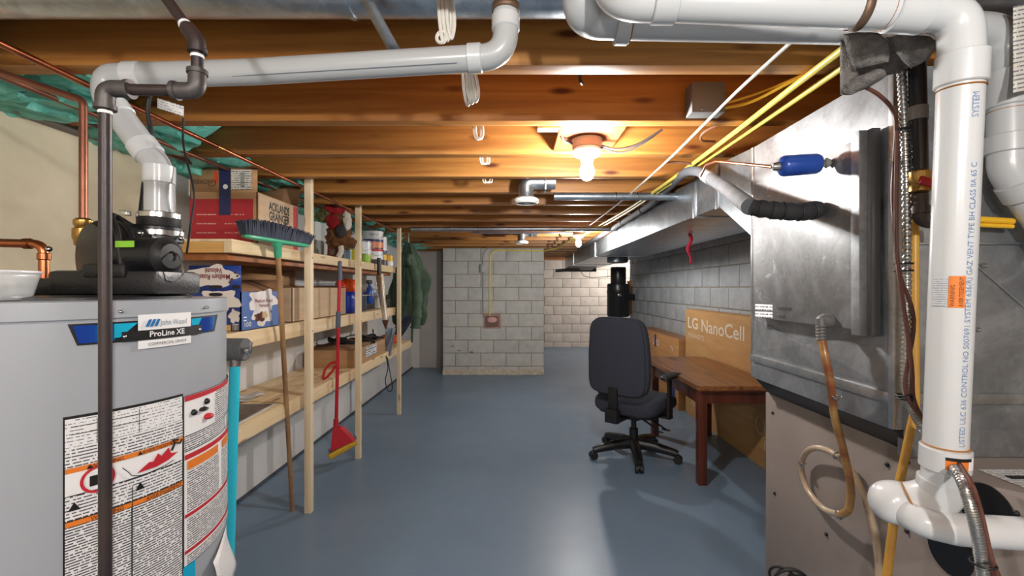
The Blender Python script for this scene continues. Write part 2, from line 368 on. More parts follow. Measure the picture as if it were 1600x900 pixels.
# ---------------------------------------------------------------- lamps
def bulb_fix(x, y, z, W, label, name='ceiling_lamp'):
    t = thing(name, label, 'lamp', (x, y, z))
    G().lathe([(.045, .125), (.062, .12), (.06, .085), (.056, .083)], (x, y, z)).out('mounting_box', M('painted metal box', (170, 150, 130), .6), t)
    G().lathe([(.056, .083), (.06, .072), (.05, .055), (.03, .047), (.024, .03)], (x, y, z)).out('lamp_holder', M('porcelain', (238, 234, 226), .25), t)
    g = G().lathe([(.012, .036), (.016, .028), (.025, .010), (.030, -.008), (.027, -.028), (.017, -.042), (.004, -.047)], (x, y, z))
    A = 4*pi*.031**2*1.1; mm = bpy.data.materials.new('lit bulb glass'); mm.use_nodes = True; nt = mm.node_tree; nt.nodes.clear()
    e = nt.nodes.new('ShaderNodeEmission'); o_ = nt.nodes.new('ShaderNodeOutputMaterial'); e.inputs[0].default_value = WARM+(1,); e.inputs[1].default_value = W/(pi*A); nt.links.new(e.outputs[0], o_.inputs[0])
    g.out('bulb', mm, t); return t
L1 = bulb_fix(.293, 1.85, 1.785, BULB_W['front'], 'bare lit bulb in a porcelain holder nearest the viewer')
L2 = bulb_fix(.66, 4.72, 1.775, BULB_W['middle'], 'small distant lit bulb hanging beside the corner of the metal trunk duct')
bulb_fix(.45, -.55, 1.775, BULB_W['rear'], 'bare bulb behind the viewpoint, over the furnace front')
bulb_fix(-.5, -1.2, 1.775, BULB_W['rear_fill'], 'added fill bulb, unseen behind the viewpoint, on the heater side')  # unseen bulb added as extra fill light, no known fixture here
bulb_fix(2.3, 8.9, 1.775, BULB_W['far'], 'bare bulb in the far alcove behind the right wall')
mb = thing('mounting_board', 'reddish board between two joists carrying the nearest bulb', 'board', (.29, 1.85, 1.90))
G().box(.17, .42, 1.70, 2.02, 1.908, 1.93, .002).out('board', wood('red board', (176, 92, 50), (140, 66, 34), (90, 40, 20)), mb)
G().box(.085, .165, 1.70, 1.745, 1.90, 2.05, .002).out('wood_block', PINE, mb)
cbl = G()
cbl.tube(smooth([(.35, 1.86, 1.885), (.42, 1.86, 1.87), (.50, 1.84, 1.885), (.585, 1.80, 1.93)]), .005, 8)
cbl.tube(smooth([(.35, 1.87, 1.88), (.44, 1.88, 1.862), (.52, 1.85, 1.89), (.585, 1.80, 1.93)]), .004, 8)
cbl.tube(smooth([(.245, 1.85, 1.885), (.19, 1.82, 1.90), (.175, 1.76, 1.96)]), .005, 8)
tag(cbl.out('lamp_cable', M('dark grey cable', (70, 62, 60), .5)), 'dark grey cables looping into the nearest bulb holder', 'cable')

# ---------------------------------------------------------------- water heater
TX, TY, TR, TZ = -.91, .87, .30, 1.279
def taz(px, Rr=TR):
    d = Vector(((px-CX)/F, 1)); c = Vector((TX, TY)); A = d.dot(d); B = -2*d.dot(c); Cc = c.dot(c)-Rr*Rr; D = B*B-4*A*Cc
    if D < 0: D = 0
    t = (-B-math.sqrt(D))/(2*A); p = d*t-c; return math.atan2(p.y, p.x), t
def tz(px, py): return H-(py-450)/F*taz(px)[1]
def tk(a, z, off=0): return Vector((TX+(TR+off)*cos(a), TY+(TR+off)*sin(a), z))
wh = thing('water_heater', 'large grey cylindrical water heater with warning labels and black blower on top', 'water heater', (TX, TY, 0))
G().lathe([(.28, 0), (.285, .03), (.30, .035), (.30, 1.248), (.297, 1.25), (.3012, 1.252), (.3012, TZ-.0005), (.3, TZ), (.01, TZ+.001)], (TX, TY, 0), n=96).out('jacket', HEAT, wh)
def patch(a0, a1, z0, z1, m, name, off=.0012, par=wh, solid=0):
    n = max(2, int(abs(a1-a0)/.06)); g = G(); g.open = True
    g.grid(lambda u, v: tk(a0+(a1-a0)*u, z0+(z1-z0)*v, off), n, 1, abs(a1-a0)*TR, z1-z0)
    return g.out(name, m, par)
FINE = printed('small print', (226, 226, 226), (60, 60, 64), .0042, .45, 260, .40)
FINE2 = printed('larger print', (228, 228, 228), (70, 70, 76), .0050, .36, 240, .43)
FINE3 = printed('sparse print', (230, 230, 230), (120, 120, 126), .0052, .28, 260, .5)
def qpatch(tl, tr, bl_, br_, ya, yb, m, name, par, off, ref=120):
    A = [taz(p)[0] for p in (tl, tr, bl_, br_)]; z1, z0 = tz(ref, ya), tz(ref, yb); g = G(); g.open = True
    g.grid(lambda u, v: tk((A[2]+(A[3]-A[2])*u)*(1-v)+(A[0]+(A[1]-A[0])*u)*v, z0+(z1-z0)*v, off), 12, 2); return g.out(name, m, par)
def slab(pxa, pxb, y0, y1, m, name, par, off=.0022, ref=None):
    ref = ref if ref is not None else pxa
    return patch(taz(pxa)[0], taz(pxb)[0], tz(ref, y1), tz(ref, y0), m, name, off, par)
lab = slab(98, 285, 652, 1120, BLK, 'warning_label', wh, .0012, 100); lab['label'] = 'wide white warning label with orange bands'
za = tz(100, 654)
slab(101, 283, 656, 735, FINE3, 'table_print', lab, ref=102)
slab(101, 283, 700, 732, FINE2, 'print_block', lab, off=.003, ref=102)
slab(101, 283, 733, 741, ORG, 'orange_band', lab, off=.0035, ref=102)
slab(101, 283, 741, 777, WHITE, 'picture_panel', lab, ref=102)
slab(101, 283, 777, 816, FINE2, 'print_block', lab, ref=102)
slab(101, 283, 817, 825, ORG, 'orange_band', lab, off=.0035, ref=102)
slab(101, 204, 826, 1115, FINE, 'print_column', lab, ref=102)
slab(206, 283, 826, 1115, FINE, 'print_column', lab, ref=102)
for (pxa, pxb, ya, yb) in ((204, 205.3, 790, 1115), (101, 283, 776, 777.2), (110, 230, 668, 669), (110, 230, 680, 681), (150, 151, 660, 700), (215, 216, 660, 700)):
    slab(pxa, pxb, ya, yb, BLK, 'rule', lab, off=.0038, ref=102)
def tmap(px, py, off=.0042, ref=102):
    a0 = taz(px)[0]; z0 = tz(ref, py); return lambda x, y: tk(a0+x/TR, z0+y, off)
text('WARNING', .0085, tmap(140, 740), BLK, lab); text('AVERTISSEMENT', .0085, tmap(220, 740), BLK, lab)
text('WARNING', .0085, tmap(140, 824), BLK, lab); text('AVERTISSEMENT', .0085, tmap(226, 824), BLK, lab)
def warn_tri(px, py, s, par, off=.0042):
    a0 = taz(px)[0]; z0 = tz(102, py); g = G(); g.poly([tk(a0, z0, off), tk(a0+s/TR, z0, off), tk(a0+s/2/TR, z0+s*.9, off)], (.0005, -.0005, 0)); g.out('warning_triangle', BLK, par)
warn_tri(134, 740, .007, lab); warn_tri(213, 740, .007, lab); warn_tri(105, 800, .014, lab); warn_tri(209, 800, .014, lab)
# prohibition ring and flame picture
a0 = taz(152)[0]; z0 = tz(102, 760)
ring = G(); ring.open = True; ring.grid(lambda u, v: tk(a0+(.017+.004*v)*cos(2*pi*u)/TR, z0+(.017+.004*v)*sin(2*pi*u), .004), 32, 1).out('prohibition_ring', RED, lab)
g = G(); g.open = True; g.grid(lambda u, v: tk(a0+((u-.5)*.02)/TR, z0-.009+v*.016, .0041), 1, 1).out('fuel_can_picture', BLK, lab)
a1 = taz(212)[0]; z1 = tz(102, 770)
fl = [(0, 0), (.018, .012), (.024, .010), (.032, .022), (.038, .015), (.05, .026), (.055, .014), (.068, .012), (.05, .004), (.03, 0)]
G().poly([tk(a1+x/TR, z1+y, .004) for x, y in fl], (.0004, -.0004, 0)).out('flame_picture', RED, lab)
g = G(); g.tube([tk(a1+x/TR, z1+y, .004) for x, y in ((.056, .018), (.062, .030), (.058, .036), (.068, .034))], .0018, 6).tube([tk(a1+x/TR, z1+y, .004) for x, y in ((.062, .030), (.072, .026), (.076, .032))], .0016, 6)
g.out('figure_picture', BLK, lab)
g = G(); g.tube(smooth([tk(a1+x/TR, z1+y, .004) for x, y in ((-.02, .016), (-.012, .006), (-.006, -.002), (.01, -.006), (.04, -.004), (.06, 0))]), .0006, 5); g.out('outline_picture', BLK, lab)
# right label
lr = patch(taz(285.5)[0], taz(285.5)[0]+1.05, tz(284, 890), tz(284, 620), BLK, 'warning_label', .0012, wh); lr['label'] = 'narrow white warning label with red bands'
def sr(d0, d1, y0, y1, m, name, off=.0022):
    b = taz(286.5)[0]; return patch(b+d0, b+d1, tz(284, y1), tz(284, y0), m, name, off, lr)
sr(0, 1.05, 621, 888, WHITE, 'label_ground', .0018)
sr(0, 1.05, 621, 629, RED, 'red_band', .003)
sr(.30, 1.05, 630, 682, FINE, 'print_block'); sr(0, .5, 686, 706, FINE, 'print_block'); sr(.55, 1.05, 686, 706, FINE, 'print_block')
sr(0, 1.05, 683, 684.5, BLK, 'rule', .003); sr(0, 1.05, 707, 708.5, BLK, 'rule', .003)
sr(0, 1.05, 713, 721, RED, 'red_band', .003)
sr(.02, .34, 724, 738, ORG, 'orange_band', .003); sr(.42, .9, 724, 738, ORG, 'orange_band', .003)
sr(.02, .36, 740, 805, FINE, 'print_column'); sr(.42, 1.0, 740, 805, FINE, 'print_column')
sr(0, 1.05, 807, 812.5, RED, 'red_band', .003); sr(.02, 1.0, 815, 862, FINE, 'print_block'); sr(0, 1.05, 864, 869.5, RED, 'red_band', .003); sr(.02, 1.0, 872, 886, FINE, 'print_block')
b0 = taz(286.5)[0]; zz = tz(284, 655)
G().sup(tk(b0+.07, zz+.006, .003), (.012, .012, .012), 1, 1, nu=10, nv=8).sup(tk(b0+.19, zz+.018, .003), (.012, .012, .012), 1, 1, nu=10, nv=8).sup(tk(b0+.15, zz+.006, .003), (.02, .02, .008), 1, 1, nu=10, nv=8).out('gas_picture', BLK, lr)
G().sup(tk(b0+.2, zz-.012, .003), (.022, .022, .012), 1, 1, nu=10, nv=8).out('hand_picture', RED, lr)
# energy stickers low down
st = patch(taz(272)[0], taz(304)[0], tz(272, 960), tz(272, 893), CYANB, 'sticker'); st['label'] = 'small turquoise sticker below the labels'
pp = G(); pp.open = True; pa = taz(322)[0]
pp.grid(lambda u, v: tk(pa+.35*u, tz(322, 950)+(.09*v)+.02*u, .012+.01*sin(3*v+2*u)), 6, 6); pp = pp.out('paper_tag', FINE3, wh, solid=.0006); pp['label'] = 'crumpled white paper tag'
# badge
bd = qpatch(105, 339, 120, 334, 506, 540, BLK, 'badge_strip', wh, .0015); bd['label'] = 'black and blue brand strip'
qpatch(113, 186, 123, 178, 509, 537, BLUEB, 'blue_field', bd, .0025); qpatch(177, 214, 177, 186, 509, 532, CYANB, 'cyan_field', bd, .003)
qpatch(312, 334, 306, 331, 509, 537, BLUEB, 'blue_field', bd, .0025); qpatch(297, 313, 297, 308, 509, 522, CYANB, 'cyan_field', bd, .003)
wp = patch(taz(214)[0], taz(296)[0], tz(120, 555)+.0, tz(120, 496), WHITE, 'badge_plate', .003, wh); wp['label'] = 'white brand plate'
slab(188, 312, 523, 540, BLK, 'black_band', wp, .0045, 120)
def bmap(px, py): return tmap(px, py, .0055, 120)
text('ProLine XE', .0135, bmap(230, 535), WHITE, wp, width=.062, bold=.02)
text('John Wood', .0135, bmap(247, 516), M('slate print', (110, 130, 150), .5), wp, width=.05)
text('COMMERCIAL GRADE', .0065, bmap(228, 550), BLK, wp, width=.068)
a0 = taz(224)[0]; z0 = tz(120, 517)
g = G()
for k in range(3): g.poly([tk(a0+(x+k*.0068)/TR, z0+y, .0052) for x, y in ((0, 0), (.005, 0), (.0105, .012), (.0055, .012))], (.0003, -.0003, 0))
g.out('logo', M('logo blue', (40, 110, 170), .4), wp)
for px in (192, 308):
    G().sup(tk(taz(px)[0], tz(120, 531), .005), (.006, .006, .006), 1, 1, nu=12, nv=8).out('rivet', STEEL, bd)
for px in (187, 320):
    G().sup(tk(taz(px)[0], 1.262, .004), (.008, .008, .006), 1, 1, nu=12, nv=8).out('screw', STEEL, wh)
# blower on top
Zt = TZ
bl = thing('blower', 'black blower with round motor sitting on the grey water heater', 'blower', (-.80, .93, Zt))
g = G().lathe([(.19, 0), (.19, .005), (.17, .008)], (TX+.05, TY+.01, Zt), n=48); g.out('base_plate', BLACKP, bl)
g = G().box(-.87, -.665, .84, .96, Zt+.008, Zt+.054, .01).box(-.80, -.72, .835, .95, Zt+.04, Zt+.066, .006).box(-.95, -.86, .86, 1.02, Zt+.005, Zt+.04, .008); g.out('base_box', BLACKP, bl)
g = G().lathe([(.03, -.045), (.062, -.042), (.07, -.03), (.071, .03), (.063, .042), (.03, .045)], (-.815, .925, Zt+.085), (.45, .89, 0), 40)
g.torus((-.815, .925, Zt+.085), (.45, .89, 0), .0715, .006, 40, 8); g.out('scroll_housing', BLACKP, bl)
mo = G().tube([(-.79, .90, Zt+.085), (-.685, .885, Zt+.083)], .036, 28).out('motor', BLACKP, bl)
G().lathe([(.037, 0), (.037, .006), (.026, .012), (.024, .016), (.010, .017), (.009, .014)], (-.685, .885, Zt+.083), (.99, -.14, 0), 32).out('end_cap', BLACKR, mo)
for a in (.7, 2.2, 3.9, 5.4): G().sup((-.682, .885+.03*cos(a), Zt+.083+.03*sin(a)), (.006, .006, .006), 1, 1, nu=10, nv=6).out('screw', STEEL, mo)
g = G(); g.open = True; g.grid(lambda u, v: Vector((-.757+.04*u, .857-.004*u, Zt+.098+.012*v)), 1, 1).out('sticker', M('green sticker', (140, 200, 60), .5), mo)
G().box(-.83, -.745, .93, 1.02, Zt+.05, Zt+.135, .012).lathe([(.044, .0), (.044, .03), (.036, .034)], (-.77, .98, Zt+.12), n=28).out('outlet_neck', BLACKP, bl)
cp = G().lathe([(.037, 0), (.039, .004), (.039, .03), (.036, .033)], (-.77, .98, Zt+.15), n=32).out('rubber_coupling', BLACKR, bl)
for zz, rr in ((Zt+.138, .046), (Zt+.176, .0405)):
    G().lathe([(rr-.001, -.006), (rr, -.005), (rr, .005), (rr-.001, .006)], (-.77, .98, zz), n=40, cap=False).box(-.815, -.80, .93, .945, zz-.005, zz+.005, .001).out('hose_clamp', STEEL, bl)
g = G().box(-.945, -.905, .79, .81, Zt+.006, Zt+.03, .002); g.out('control_module', BLACKP, bl)
g = G(); g.open = True; g.grid(lambda u, v: Vector((-.938+.028*u, .789, Zt+.009+.018*v)), 1, 1, .03, .02).out('module_sticker', FINE, bl)
G().tube(smooth([(-.79, .93, Zt+.15), (-.80, .90, Zt+.165), (-.765, .87, Zt+.13), (-.745, .86, Zt+.06)]), .0055, 8).out('power_cord', BLACKR, bl)
G().tube(smooth([(-.675, .88, Zt+.09), (-.655, .88, Zt+.085), (-.645, .88, Zt+.05), (-.66, .88, Zt+.035)]), .0015, 6).out('sensor_wire', STEEL, bl)
for (x, y, z) in ((-.885, .86, Zt+.095), (-.755, .85, Zt+.045), (-.745, .9, Zt+.13), (-.70, .95, Zt+.125)):
    G().sup((x, y, z), (.011, .011, .011), 1, 1, nu=12, nv=8).out('bolt', STEEL, bl)

# vent pipe A on the heater
def rings(par, m, items, name='socket'):
    for (c, ax, r, h) in items:
        c = Vector(c); ax = Vector(ax).normalized()
        G().lathe([(r-.0025, -h/2), (r, -h/2+.002), (r, h/2-.002), (r-.0025, h/2)], c, ax, 36).out(name, m, par)
va = thing('vent_pipe', 'white plastic vent pipe rising from the heater blower and crossing under the joists', 'pipe', (-.77, .98, 1.45))
path = fillet([(-.77, .98, 1.452), (-.77, .98, 1.56), (-.885, .98, 1.712), (-.882, .98, 1.757), (-.56, .977, 1.766), (-.02, .95, 1.785), (-.02, .95, 2.08)], .055, 8)
G().tube(path, .0265, 32).out('pipe', PVCG, va)
rings(va, PVC, [((-.77, .98, 1.545), (0, 0, 1), .0295, .04), ((-.80, .98, 1.60), (-.115, 0, .152), .0295, .035), ((-.862, .98, 1.682), (-.115, 0, .152), .0295, .03), ((-.82, .98, 1.7585), (1, 0, .03), .0295, .035), ((-.085, .953, 1.783), (1, -.05, .035), .0295, .03), ((-.02, .95, 1.855), (0, 0, 1), .0295, .03)])
G().tube([(-.60, .9585, 1.7475), (-.12, .934, 1.764)], .0009, 5).out('printed_line', M('print grey', (110, 118, 128), .5), va)
def straps(par, m, c, ax, r):
    g = G(); c = Vector(c); ax = Vector(ax).normalized(); u = ax.orthogonal().normalized(); v = ax.cross(u); g.open = True
    g.grid(lambda a, b: c+(u*cos(2*pi*a)+v*sin(2*pi*a))*r+ax*(b-.5)*.016, 40, 1); return g.out('hanger_strap', m, par, solid=.0012)
STRAPM = M('bronze strap', (120, 96, 78), .5, .5)
straps(va, STRAPM, (-.02, .95, 1.885), (0, 0, 1), .028)

# black gas pipe in front of the heater
gp = thing('gas_pipe', 'black iron gas pipe standing in front of the grey water heater', 'pipe', (-.561, .62, 0))
path = fillet([(-.561, .62, 0), (-.561, .62, 1.572), (-.442, .63, 1.574), (-.442, .63, 1.642), (-.535, .66, 1.76), (-.62, .68, 1.90)], .012, 6)
G().tube(path, .0075, 20).out('pipe', GASP, gp)
g = G().tube(fillet([(-.561, .62, 1.545), (-.561, .62, 1.573), (-.528, .6225, 1.573)], .02), .0112, 20).lathe([(.013, -.003), (.013, .003)], (-.561, .62, 1.547), n=20).lathe([(.013, -.003), (.013, .003)], (-.53, .6225, 1.573), (1, .06, 0), 20); g.out('elbow', GASF, gp)
g = G().tube(fillet([(-.47, .627, 1.573), (-.442, .63, 1.574), (-.442, .63, 1.60)], .02), .0112, 20).lathe([(.013, -.003), (.013, .003)], (-.47, .627, 1.573), (1, .06, 0), 20).lathe([(.013, -.003), (.013, .003)], (-.442, .63, 1.60), n=20); g.out('elbow', GASF, gp)
g = G().tube(fillet([(-.442, .63, 1.63), (-.442, .63, 1.644), (-.459, .635, 1.664)], .02), .0105, 20).lathe([(.012, -.003), (.012, .003)], (-.442, .63, 1.63), n=20); g.out('elbow', GASP, gp)
for c, ax in (((-.442, .63, 1.622), (0, 0, 1)), ((-.464, .6365, 1.670), (-.093, .03, .118)), ((-.561, .62, 1.54), (0, 0, 1))):
    G().lathe([(.008, -.002), (.0086, 0), (.008, .002)], c, ax, 18).out('thread_tape', WHITE, gp)

# copper lines by the heater
cw = thing('copper_riser', 'vertical dull copper water pipe with brass valve behind the black gas pipe', 'pipe', (-.991, 1.04, TZ))
G().tube(fillet([(-.991, 1.04, TZ), (-.991, 1.04, 1.73), (-1.38, 1.04, 1.86), (-1.38, 1.10, 1.885)], .02), .0082, 16).out('pipe', COPPERO, cw)
G().lathe([(.012, 0), (.017, .004), (.017, .012), (.02, .02), (.02, .04), (.015, .044), (.018, .05), (.018, .06), (.012, .065)], (-.991, 1.04, 1.395), n=16).tube([(-.985, 1.04, 1.42), (-.955, 1.03, 1.42)], .011, 12).out('valve', BRASS, cw)
cc = thing('copper_inlet', 'bright copper elbow pipe entering the heater top beside a plastic tub', 'pipe', (-.988, .95, TZ))
G().tube(fillet([(-1.68, .86, 1.405), (-.988, .95, 1.392), (-.988, .95, TZ)], .022), .009, 16).out('pipe', COPPER, cc)
G().lathe([(.013, 0), (.019, .002), (.019, .014), (.015, .016), (.015, .03), (.011, .034)], (-.988, .95, TZ), n=14).out('union_nut', BRASS, cc)
rings(cc, COPPER, [((-.988, .95, 1.366), (0, 0, 1), .0112, .016), ((-1.018, .946, 1.3925), (1, .13, 0), .0112, .016)], 'collar')
lc = thing('copper_line', 'long bright copper pipe running under the joists past the shelf posts', 'pipe', (-1.24, 1.2, 1.889))
G().tube([(-1.24, -.6, 1.889), (-1.24, 5.4, 1.889)], .009, 12).out('pipe', COPPER, lc)
for y in (.98, 1.9, 3.4): G().tube([(-1.24, y-.02, 1.889), (-1.24, y+.02, 1.889)], .0115, 12).out('coupling', BRASS, lc)
lc2 = thing('copper_line', 'duller copper pipe near the left wall top, above the cardboard box', 'pipe', (-1.42, 1.2, 1.885))
G().tube([(-1.42, -.6, 1.885), (-1.42, 6, 1.885)], .0085, 12).out('pipe', COPPERO, lc2)
for y in (1.2, 2.3): G().tube([(-1.42, y-.03, 1.885), (-1.42, y+.03, 1.885)], .011, 12).out('coupling', COPPERO, lc2)
tag(G().tube([(-1.55, -.6, 1.915), (-1.55, 6.3, 1.885)], .014, 10).out('drain_line', M('grey brown pipe', (110, 88, 80), .5)), 'brown pipe tucked against the teal foam along the left wall', 'pipe')

# cables and tag above the blower
t = thing('cable_tag', 'white printed tag folded over a thin black cable above the heater', 'tag', P(268, 168, 1.0))
g = G(); g.open = True; g.grid(lambda u, v: P(246+41*u, 153+13*u+16*v, 1.0), 3, 2, .06, .022).out('paper', FINE3, t, solid=.0005)
G().tube(smooth([P(287, 185, 1.0), P(287, 230, 1.0), P(303, 300, 1.0), P(298, 350, 1.0), P(292, 395, .96)]), .0022, 6).out('cable', BCAB, t)
tag(G().tube(smooth([P(238, 135, 1.03), P(231, 170, 1.03), P(236, 215, 1.03), P(228, 260, 1.05), P(222, 310, 1.04), P(216, 365, 1.0)]), .0045, 8).out('blower_cable', BCAB), 'black power cable dropping behind the white vent pipe to the blower', 'cable')

# clear tub
tb = thing('plastic_tub', 'clear plastic food tub standing on the heater at the left edge', 'tub', (-.79, .685, TZ))
CLR = M('cloudy clear plastic', (222, 226, 228), .2, alpha=.38)
g = G(); g.open = True
def tub(u, v):
    a = 2*pi*u; r = .052+.010*v; e = 2/4
    return Vector((-.835+math.copysign(abs(cos(a))**e, cos(a))*(r+.008), .70+math.copysign(abs(sin(a))**e, sin(a))*r*.8, TZ+.002+.044*v))
g.grid(tub, 40, 4); g.out('tub_wall', CLR, tb, solid=.0015)
g = G(); g.open = True; g.grid(lambda u, v: Vector((-.835, .70, TZ+.002))+(tub(u, 0)-Vector((-.835, .70, TZ+.002)))*v, 40, 2).out('tub_bottom', CLR, tb)
g = G(); g.tube([tub(k/40, 1)+Vector((0, 0, .0)) for k in range(41)], .0025, 6, cap=False).out('rim', M('frosted rim', (232, 234, 236), .3), tb)

# ---------------------------------------------------------------- round duct and pipes overhead
rd = thing('round_duct', 'shiny round galvanised duct tucked between the nearest ceiling joists', 'duct', (0, 1.045, 1.93))
G().tube([(XL, 1.045, 2.005), (1.2, 1.045, 2.005)], .074, 40).out('duct_pipe', GALVR, rd)
for x in (-.38, .47): G().tube([(x-.006, 1.045, 2.005), (x+.006, 1.045, 2.005)], .0775, 40).out('seam_ring', GALVR, rd)
ms = G(); ms.open = True; ms.grid(lambda u, v: P(556+52*u+20*v, -12+94*u, .955+.12*u), 6, 1)
tag(ms.out('metal_strip', GALVP, solid=.0012), 'thin bright metal strip hanging diagonally behind the white vent pipe', 'strip')
# pvc B
RB = .0325
pb = thing('intake_pipe', 'thick white plastic vent pipe turning down to the furnace at the right', 'pipe', (.80, .84, .87))
G().tube(fillet([(.17, .93, 1.98), (.19, .86, 1.84), (.30, .85, 1.834), (.786, .80, 1.786), (.788, .80, 1.70), (.80, .845, .965), (.80, .85, .915)], .085, 12), RB, 48).out('pipe', PVC, pb)
G().tube(smooth([(.80, .85, .94), (.797, .855, .91), (.775, .875, .888), (.748, .893, .878)], 8), [RB*1.12]*25, 40).sup((.748, .893, .878), (.086, .078, .08), .9, .9, nu=40, nv=24).out('lower_elbow', PVC, pb)
G().tube(fillet([(.748, .89, .878), (.752, .845, .866), (.80, .822, .862), (.965, .80, .862)], .04, 8), RB*.85, 36).out('inlet_pipe', PVC, pb)
d1 = Vector((.005, .045, -.735))
rings(pb, PVC, [((.788, .80, 1.685), d1, .037, .055), ((.7995, .843, .985), d1, .0375, .042), ((.28, .851, 1.835), (1, -.05, -.03), .037, .045), ((.70, .81, 1.795), (1, -.05, -.09), .037, .06)])
rings(pb, GLUE, [((.788, .8017, 1.652), d1, .0345, .003), ((.7992, .8415, 1.009), d1, .0345, .003), ((.663, .8135, 1.799), (1, -.05, -.09), .0345, .003), ((.768, .876, .886), (-.5, .35, -.3), .0385, .003), ((.935, .804, .862), (1, -.1, 0), .0285, .005)], 'glue_ring')
def pbm(a0, y0, r=RB+.0008, sgn=1):
    def f(x, y):
        z = y0+x; s = (z-1.70)/(.965-1.70); c = Vector((.788+.012*s, .80+.045*s, z)); a = a0-y/RB
        return c+Vector((cos(a), sin(a), 0))*r
    return f
PBL = M('pale blue print', (110, 140, 178), .5)
text('LISTED ULC 636 CONTROL NO 5007691 SYSTEM 636(R) GAZ VENT TYPE BH CLASS IIA 65 C', .013, pbm(R_(-86), 1.015), PBL, pb, width=.50)
text('SYSTEM', .015, pbm(R_(-88), 1.592), PBL, pb, width=.042)
def ppatch(a, z0, z1, wd, m, name, off=.001, par=pb):
    g = G(); g.open = True; f = pbm(a, 0, RB+off); g.grid(lambda u, v: f(z0+(z1-z0)*v, (.5-u)*wd), 8, 3, wd, z1-z0); return g.out(name, m, par)
z = H-(456-450)*.82/F
k = ppatch(R_(-122), z-.028, z+.028, .022, ORG, 'warning_sticker'); k['label'] = 'orange warning sticker'
text('WARNING', .008, pbm(R_(-127), z-.026, RB+.002), M('brown print', (120, 60, 20), .5), k)
text('AVERTISSEMENT', .008, pbm(R_(-108), z-.026, RB+.002), M('brown print2', (120, 60, 20), .5), k, width=.052)
ppatch(R_(-163), z-.026, z+.026, .022, printed('pipe side print', (208, 211, 213), (150, 156, 166), .004, .4, 500, .4), 'fine_print')
k = ppatch(R_(-102), .973, .994, .034, ORG, 'warning_sticker', .0062)
ppatch(R_(-102), .990, .996, .034, BLK, 'sticker_head', .0068)
ppatch(R_(-70), .974, .996, .012, WHITE, 'sticker_text', .0064)
hs = straps(pb, STRAPM, (.62, .8185, 1.803), (1, -.05, -.09), .0345); hs['label'] = 'perforated bronze hanger strap'
# pvc D + C
pd = thing('exhaust_pipe', 'grey white plastic vent pipe behind the thick white one, crossing to the right edge', 'pipe', (.6, 1.0, 1.84))
G().tube(fillet([(.134, .93, 2.03), (.134, .955, 1.885), (.165, .995, 1.884), (1.083, .995, 1.866), (1.083, .995, 1.56), (1.30, .985, 1.24)], .07, 10), .035, 44).out('pipe', PVCG, pd)
rings(pd, PVCG, [((.235, .996, 1.877), (1, 0, -.02), .040, .03), ((1.083, .995, 1.735), (0, 0, 1), .040, .08), ((1.083, .995, 1.615), (0, 0, 1), .040, .04), ((1.11, .99, 1.52), (.217, 0, -.32), .042, .04)])
rings(pd, GLUE, [((.252, .996, 1.877), (1, 0, -.02), .0365, .003), ((1.083, .995, 1.688), (0, 0, 1), .0365, .003)], 'glue_ring')
g = G(); g.open = True; g.grid(lambda u, v: Vector((.28+.5*u, .995-.0357*cos(.0+.4*v), 1.8825-.0098*u-.0357*sin(.0+.4*v))), 10, 2, .5, .016).out('fine_print', printed('pipe grey print', (180, 184, 188), (110, 118, 130), .016, .6, 260, .38), pd)
g = G(); g.open = True
tp = g.grid(lambda u, v: P(1583+30*u, 10+135*v-6*u+20*v*u*0, .93+.02*sin(3*v)), 4, 6, .05, .18).out('hanging_tag', printed('tag print', (214, 210, 200), (120, 122, 130), .009, .35, 160, .4), solid=.0008)
tag(tp, 'cream printed card hanging at the top right edge beside the pipes', 'card')
# foam scraps
FO = M('grey foam', (92, 88, 86), .95, 0, (124, 120, 116), (60, 60, 60), 1, 220)
ft = thing('foam_wrap', 'torn charcoal foam insulation folded under the thick white pipe', 'foam', P(1380, 130, .93))
def fsheet(pts, th, name):
    g = G(); g.open = True; a, b, c, d = [Vector(p) for p in pts]
    def f(u, v):
        p = a*(1-u)*(1-v)+b*u*(1-v)+c*u*v+d*(1-u)*v
        return p+Vector((0, -.025*sin(pi*u)*sin(pi*v*.9+.2), .004*noise.noise(p*60)))
    g.grid(f, 10, 8); o = g.out(name, FO, ft, solid=th)
fsheet([P(1320, 55, .96), P(1380, 60, .90), P(1386, 98, .90), P(1334, 108, .93)], .014, 'foam_flap')
fsheet([P(1316, 62, .99), P(1330, 100, .97), P(1330, 140, .95), P(1317, 148, .97)], .012, 'foam_flap')
fsheet([P(1318, 138, .95), P(1370, 112, .93), P(1380, 118, .93), P(1322, 147, .95)], .016, 'foam_flap')
fsheet([P(1384, 58, .90), P(1458, 68, .88), P(1448, 86, .88), P(1425, 106, .90)], .014, 'foam_flap')
fsheet([P(1330, 60, 1.0), P(1462, 58, .96), P(1440, 100, .97), P(1340, 130, 1.0)], .02, 'foam_backing')

